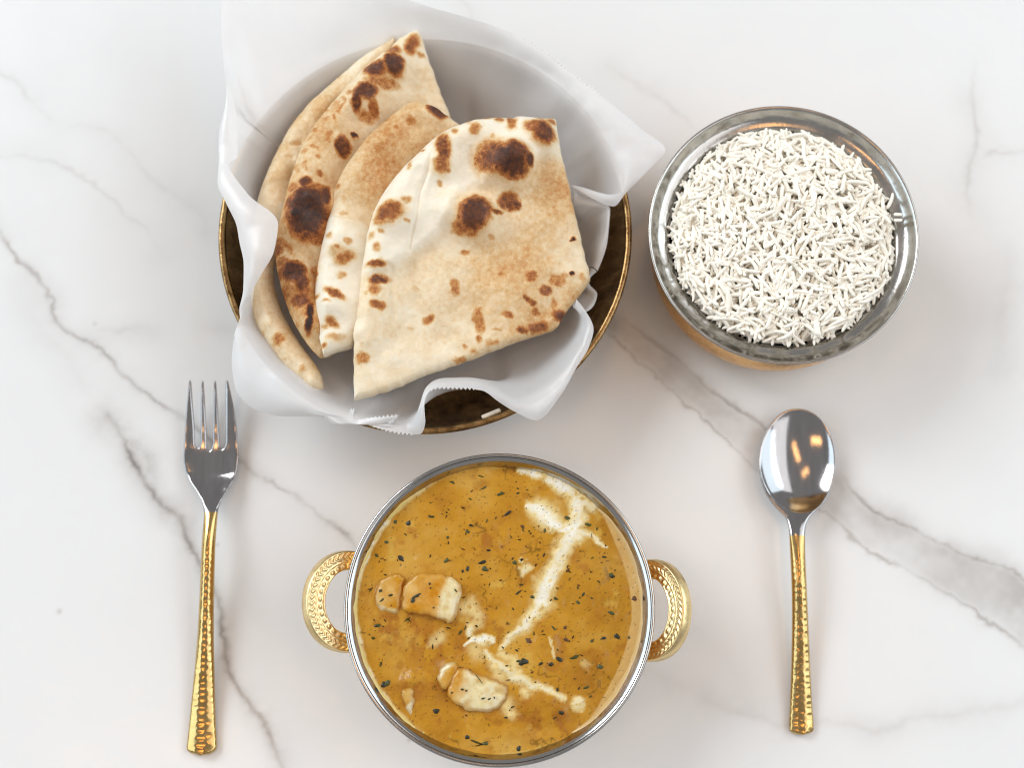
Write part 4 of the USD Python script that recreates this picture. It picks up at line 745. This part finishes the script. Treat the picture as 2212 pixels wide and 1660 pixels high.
M_herb = plain('herb_on_paneer', (.045, .05, .02), .4)
def paneer(label, conv, poly, zt, slope, pale, seed, flecks=()):
    P = conv(poly)
    def zf(xy): return np.full(xy.shape[:-1], 0.0)
    w = at(P[:, 0], P[:, 1], zt)[:, :2]; out = resample(chaikin(w, 2), .0004); out = out + np.stack([fb(out, 330, 3, seed + 7), fb(out, 330, 3, seed + 8)], 1) * .0022; cen = w.mean(0); out = np.c_[out, np.zeros(len(out))]
    pc, ps = [(lambda q: at(q[0], q[1], zt)[:2])(conv([x])[0]) for x in (pale[0], pale[1])]
    pdir = pc - ps; plen = np.linalg.norm(pdir); pdir = pdir / plen
    def top(xy, d, w_): 
        u = (xy - ps) @ pdir
        return zt + (xy - cen) @ np.array(slope) + .0026 * (np.sqrt(np.clip(1 - (1 - np.minimum(d / .0022, 1)) ** 2, 0, 1)) - 1) - .16 * np.clip(u, 0, .02) + .0013 * fb(xy, 130, 3, seed) + .0005 * fb(xy, 520, 3, seed + 9)
    def bottom(xy, d, w_): return np.full(len(xy), zt - .010)
    v, f, nt, dist = slab(out, .0005, top, bottom, edge=.003)
    dist = np.r_[dist, np.full(len(v) - nt, .01)]
    v[dist == 0, 2] = zt - .0045
    xy = v[:, :2]; u = ((xy - ps) @ pdir) / plen + .35 * fb(xy, 300, 3, seed + 2)
    nz = fb(xy, 190, 4, seed + 3)
    k = (sstep(-.15, .25, u) * np.clip(.95 + 2.2 * fb(xy, 420, 3, seed + 10), .35, 1))[:, None]
    orange = np.array([.66, .315, .05]) + np.clip(nz * 3.2, -1, 1)[:, None] * np.array([.14, .18, .12]); white = np.array([.93, .745, .42]) + np.clip(nz * 2, -.6, 1)[:, None] * np.array([.03, .10, .22])
    col = orange * (1 - k) + white * k
    brown = sstep(.10, .26, fb(xy, 120, 4, seed + 5) + .25 * (dist < .0012) - .12 * k[:, 0])[:, None]; col = col * (1 - .6 * brown) + np.array([.40, .13, .02]) * .6 * brown
    sauce = sstep(.0, .22, fb(xy, 140, 3, seed + 12) + .26 * (dist < .0014) - .08)[:, None]; col = col * (1 - .65 * sauce) + np.array([.55, .25, .025]) * .65 * sauce
    o = obj('paneer_chunk', (v, f), M_paneer, None, smooth=True, tint=col); tag(o, label, 'paneer', 'paneer chunks in the curry')
    top_v = v[:nt]; tree = cKDTree(top_v[:, :2]); rng = np.random.default_rng(seed)
    for (fx, fy, lx, ly, a) in flecks:
        q = conv([(fx, fy)])[0]; c0 = at(q[0], q[1], zt)[:2]; mm = .8029 / (2.371 if conv is K2 else 2.927) * .000229 / 2
        m = 9; th = np.linspace(0, 2 * math.pi, m, endpoint=False); kk = rng.uniform(.6, 1.15, m); px, py = lx * mm * np.cos(th) * kk, ly * mm * np.sin(th) * kk
        w2 = np.c_[c0[0] + px * math.cos(a) - py * math.sin(a), c0[1] + px * math.sin(a) + py * math.cos(a)]; zz = top_v[tree.query(w2)[1], 2] + .0002
        fv = np.vstack([np.c_[w2, zz], [[*c0, zz.mean() + .0005]], np.c_[w2, zz - .0006]]); ff = [[i, (i + 1) % m, m] for i in range(m)]
        for i in range(m): j = (i + 1) % m; ff += [[m + 1 + i, m + 1 + j, j], [m + 1 + i, j, i]]
        obj('herb_fleck', (fv, np.array(ff)), M_herb, o, smooth=50)
paneer('large paneer cube near the left handle, orange top and pale right side', K2, [(672, 900), (740, 825), (830, 808), (910, 812), (1000, 845), (1045, 890), (1040, 970), (1010, 1080), (985, 1140), (930, 1120), (850, 1085), (740, 1075), (668, 1060), (662, 980)], 000.0495, (0, 0.06), ((1040, 1000), (915, 965)), 501, [(760, 960, 60, 22, .5), (735, 990, 40, 26, 1.0), (845, 882, 16, 18, 0), (905, 965, 12, 12, 0), (850, 910, 14, 10, 0), (1010, 925, 30, 10, -.8), (870, 1035, 14, 12, 0)])
paneer('small sauce coated paneer chunk left of the large cube, touching it', K2, [(500, 900), (545, 835), (610, 808), (672, 815), (690, 850), (668, 930), (655, 1060), (620, 1085), (560, 1075), (500, 1035), (482, 985)], 000.0477, (0.05, 0.04), ((560, 1080), (570, 1030)), 521, [(595, 955, 30, 22, .3), (530, 925, 24, 20, 0), (600, 1020, 14, 10, 0), (540, 985, 40, 14, .8)])
paneer('paneer chunk splashed with white cream at the lower middle of the curry', K4, [(1262, 872), (1340, 880), (1450, 940), (1580, 970), (1660, 1010), (1650, 1110), (1580, 1200), (1480, 1235), (1370, 1225), (1270, 1180), (1180, 1110), (1170, 1050), (1210, 960)], 000.0491, (0, 0.03), ((1560, 1080), (1300, 1010)), 541, [(1300, 1045, 30, 20, 0), (1330, 1055, 20, 16, .5), (1465, 1115, 34, 14, .3), (1510, 1120, 34, 16, .4), (1550, 1110, 14, 24, .4), (1430, 960, 90, 8, -.9), (1215, 1070, 24, 16, .8)])
paneer('browned ragged paneer piece beside the cream splashed chunk', K4, [(1130, 850), (1200, 815), (1262, 830), (1270, 880), (1235, 960), (1190, 1050), (1130, 1045), (1092, 970)], 000.0485, (0.04, 0.05), ((1120, 830), (1180, 900)), 561)
paneer('narrow brown paneer sliver close to the lower left rim of the curry', K4, [(800, 1045), (850, 1020), (925, 1035), (930, 1110), (915, 1220), (905, 1300), (872, 1280), (840, 1180)], 00.0463, (-.05, 0), ((905, 1200), (870, 1160)), 581)

# ------------------------------------------------------------------ cutlery
def flat_shape(outline_px, zrep, chn=2):
    P = np.array(outline_px, float); w = at(P[:, 0], P[:, 1], zrep)[:, :2]
    return w
def hammered(xy, axis_pts, hw, seed):
    """little hollows in rows along a handle"""
    return None
def build_handle_relief(xy, d, cx, hw, y, length):
    """cells of a hammered surface: two columns of shallow dishes, staggered, with a flat spine between"""
    u = (xy[:, 0] - cx) / np.maximum(hw, 1e-6)
    pitch = .0031; h = np.zeros(len(xy))
    best = np.full(len(xy), 9.0)
    for col, off in ((-.62, 0), (0.0, .5), (.62, 0)):
        k = np.round(y / pitch - off) + off
        jx = .34 * (meshkit.noise(np.c_[k * 3.1, k * 0 + col * 7, k * 0], 3) - .5); jy = .75 * (meshkit.noise(np.c_[k * 2.3, k * 0 + col * 5, k * 0], 4) - .5)
        dd = ((u - col - jx) / .36) ** 2 + ((y / pitch - k - jy) / .52) ** 2
        best = np.minimum(best, dd)
    return -.00016 * np.clip(1 - best, 0, 1)
def cutlery(name, label, outline, center, zprof, crown, gold_y, dish, category, splits, thick=.0009, hammer_from=None, names=None, lead=None):
    """outline: pixels; zprof: (py, z) rows for the height of the piece above the table along its length"""
    P = np.array(outline, float); zp = np.array(zprof, float); zpx = PchipInterpolator(zp[:, 0], zp[:, 1])
    w = at(P[:, 0], P[:, 1], zpx(P[:, 1]))[:, :2]
    out = np.c_[w, np.zeros(len(w))]
    ys = np.linspace(zp[0, 0], zp[-1, 0], 300); yw = at(np.full(300, center), ys, zpx(ys))[:, 1]; o_ = np.argsort(yw)
    to_px = lambda y: np.interp(y, yw[o_], ys[o_])
    poly = Polygon(w)
    # half width and centre along the piece
    yy = np.linspace(w[:, 1].min() + 1e-5, w[:, 1].max() - 1e-5, 240); ce, hw = [], []
    for y in yy:
        g = poly.intersection(LineString([(-1, y), (1, y)])); b = g.bounds; ce.append((b[0] + b[2]) / 2); hw.append((b[2] - b[0]) / 2)
    ce, hw = np.array(ce), np.array(hw)
    def top(xy, d, w_):
        py = to_px(xy[:, 1]); c, h = np.interp(xy[:, 1], yy, ce), np.interp(xy[:, 1], yy, hw)
        z = zpx(py) + thick * np.sqrt(np.clip(1 - (1 - np.minimum(d / .0011, 1)) ** 2, 0, 1))
        u = np.clip((xy[:, 0] - c) / h, -1, 1)
        g = sstep(gold_y - 60, gold_y + 60, py)
        z = z + crown * (1 - u ** 2) * g
        if hammer_from is not None: z = z + build_handle_relief(xy, d, c, h, xy[:, 1], 0) * sstep(hammer_from - 10, hammer_from + 60, py) * sstep(0, .0009, d)
        return z + dish(xy, d, py, u, h)
    def bottom(xy, d, w_):
        py = to_px(xy[:, 1]); c, h = np.interp(xy[:, 1], yy, ce), np.interp(xy[:, 1], yy, hw); u = np.clip((xy[:, 0] - c) / h, -1, 1)
        return zpx(py) - thick * np.sqrt(np.clip(1 - (1 - np.minimum(d / .0011, 1)) ** 2, 0, 1)) + dish(xy, d, py, u, h)
    v, f, nt, dist = slab(out, .00048, top, bottom, edge=.0011)
    v[:, 2] = np.maximum(v[:, 2], .0002)
    cen = v[f].mean(1); py = to_px(cen[:, 1]); ids = splits(cen, py)
    base = [*at(center, zp[:, 0].mean(), 0)[:2], 0]
    t = thing(name, label, category, base)
    mats = {'handle': M_gold}
    for nm, (pv, pf, pn, used) in zip(names, split_faces(v, f, ids)):
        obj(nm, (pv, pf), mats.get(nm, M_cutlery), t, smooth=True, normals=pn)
    return t
# fork: tines at the top, hammered gold handle
def fork():
    L = [(412, 822), (409, 826), (405, 870), (400, 930), (397, 985), (398, 1000), (402, 1020), (412, 1042), (426, 1064), (436, 1082), (440, 1100), (441, 1116), (438, 1150), (434, 1220), (431, 1290), (427, 1370), (420, 1450), (412, 1530), (406, 1590), (403, 1615), (404, 1622), (412, 1629), (434, 1634), (455, 1631), (467, 1622), (469, 1614), (466, 1560), (464, 1480), (462, 1400), (462, 1300), (464, 1220), (467, 1150), (470, 1116), (472, 1100), (479, 1082), (492, 1062), (505, 1040), (513, 1018), (517, 985), (513, 930), (505, 875), (494, 826), (491, 822)]
    g3 = [(488, 826), (488, 870), (488, 930), (488, 958), (484, 968), (479, 972), (475, 966)]; t3 = [(473, 930), (470, 870), (467, 826), (465, 822)]
    g2 = [(462, 826), (461, 870), (460, 930), (460, 960), (456, 972), (451, 976), (447, 970)]; t2 = [(446, 930), (443, 870), (440, 826), (438, 822)]
    g1 = [(435, 826), (434, 870), (434, 930), (434, 958), (430, 968), (426, 970), (422, 962)]; t1 = [(421, 930), (417, 870), (414, 826)]
    outline = L + g3 + t3 + g2 + t2 + g1 + t1
    dish = lambda xy, d, py, u, h: .0012 * u ** 2 * sstep(1110, 1040, py)
    def splits(cen, py):
        ids = np.zeros(len(cen), int); ids[py > 1108] = 1
        x = (cen[:, 0] - at(454, 900, .008)[0]); tip = py < 967
        for k, c in enumerate((413, 438, 464, 491)):
            near = np.abs(x - (at(c, 900, .008)[0] - at(454, 900, .008)[0]))
            ids[tip & (near < .0031)] = 2 + k
        return ids
    cutlery('fork', 'four tined steel fork with hammered gold handle left of the curry bowl', outline, 450, [(815, .0135), (870, .0098), (930, .0062), (985, .0040), (1020, .0042), (1060, .0075), (1110, .0125), (1180, .0145), (1300, .0110), (1450, .0060), (1600, .0022), (1640, .0020)], .0022, 1112, dish, 'fork', splits, hammer_from=1165, names=['head', 'handle', 'tine', 'tine', 'tine', 'tine'])
fork()
def spoon():
    out = [(1722, 881), (1700, 885), (1680, 898), (1662, 920), (1649, 948), (1641, 980), (1639, 1010), (1643, 1040), (1653, 1068), (1668, 1090), (1686, 1107), (1698, 1120), (1703, 1135), (1705, 1155), (1707, 1200), (1710, 1260), (1711, 1330), (1710, 1410), (1708, 1480), (1705, 1550), (1704, 1575), (1706, 1582), (1718, 1588), (1734, 1590), (1750, 1586), (1758, 1580), (1758, 1572), (1755, 1530), (1751, 1460), (1748, 1390), (1745, 1320), (1742, 1250), (1739, 1190), (1739, 1150), (1741, 1134), (1747, 1120), (1760, 1107), (1778, 1088), (1792, 1064), (1801, 1036), (1806, 1005), (1804, 970), (1796, 940), (1783, 915), (1766, 896), (1744, 884)]
    out = [tuple(p) for p in chaikin(out, 2)]
    c = at(1722, 990, .008)[:2]
    def dish(xy, d, py, u, h):
        q = ((xy[:, 0] - c[0]) / .0200) ** 2 + ((xy[:, 1] - c[1]) / .0290) ** 2
        lip = .0065 * np.clip(1 - q, 0, 1) ** .85
        return -lip
    def splits(cen, py):
        ids = np.zeros(len(cen), int); ids[py > 1118] = 1; ids[py > 1158] = 2; return ids
    cutlery('spoon', 'steel spoon with hammered gold handle right of the curry bowl', out, 1728, [(875, .0105), (940, .0092), (1000, .0088), (1060, .0092), (1110, .0112), (1160, .0135), (1230, .0130), (1350, .0088), (1480, .0045), (1570, .0020), (1600, .0018)], .0020, 1160, dish, 'spoon', splits, hammer_from=1185, names=['bowl', 'neck', 'handle'])
spoon()
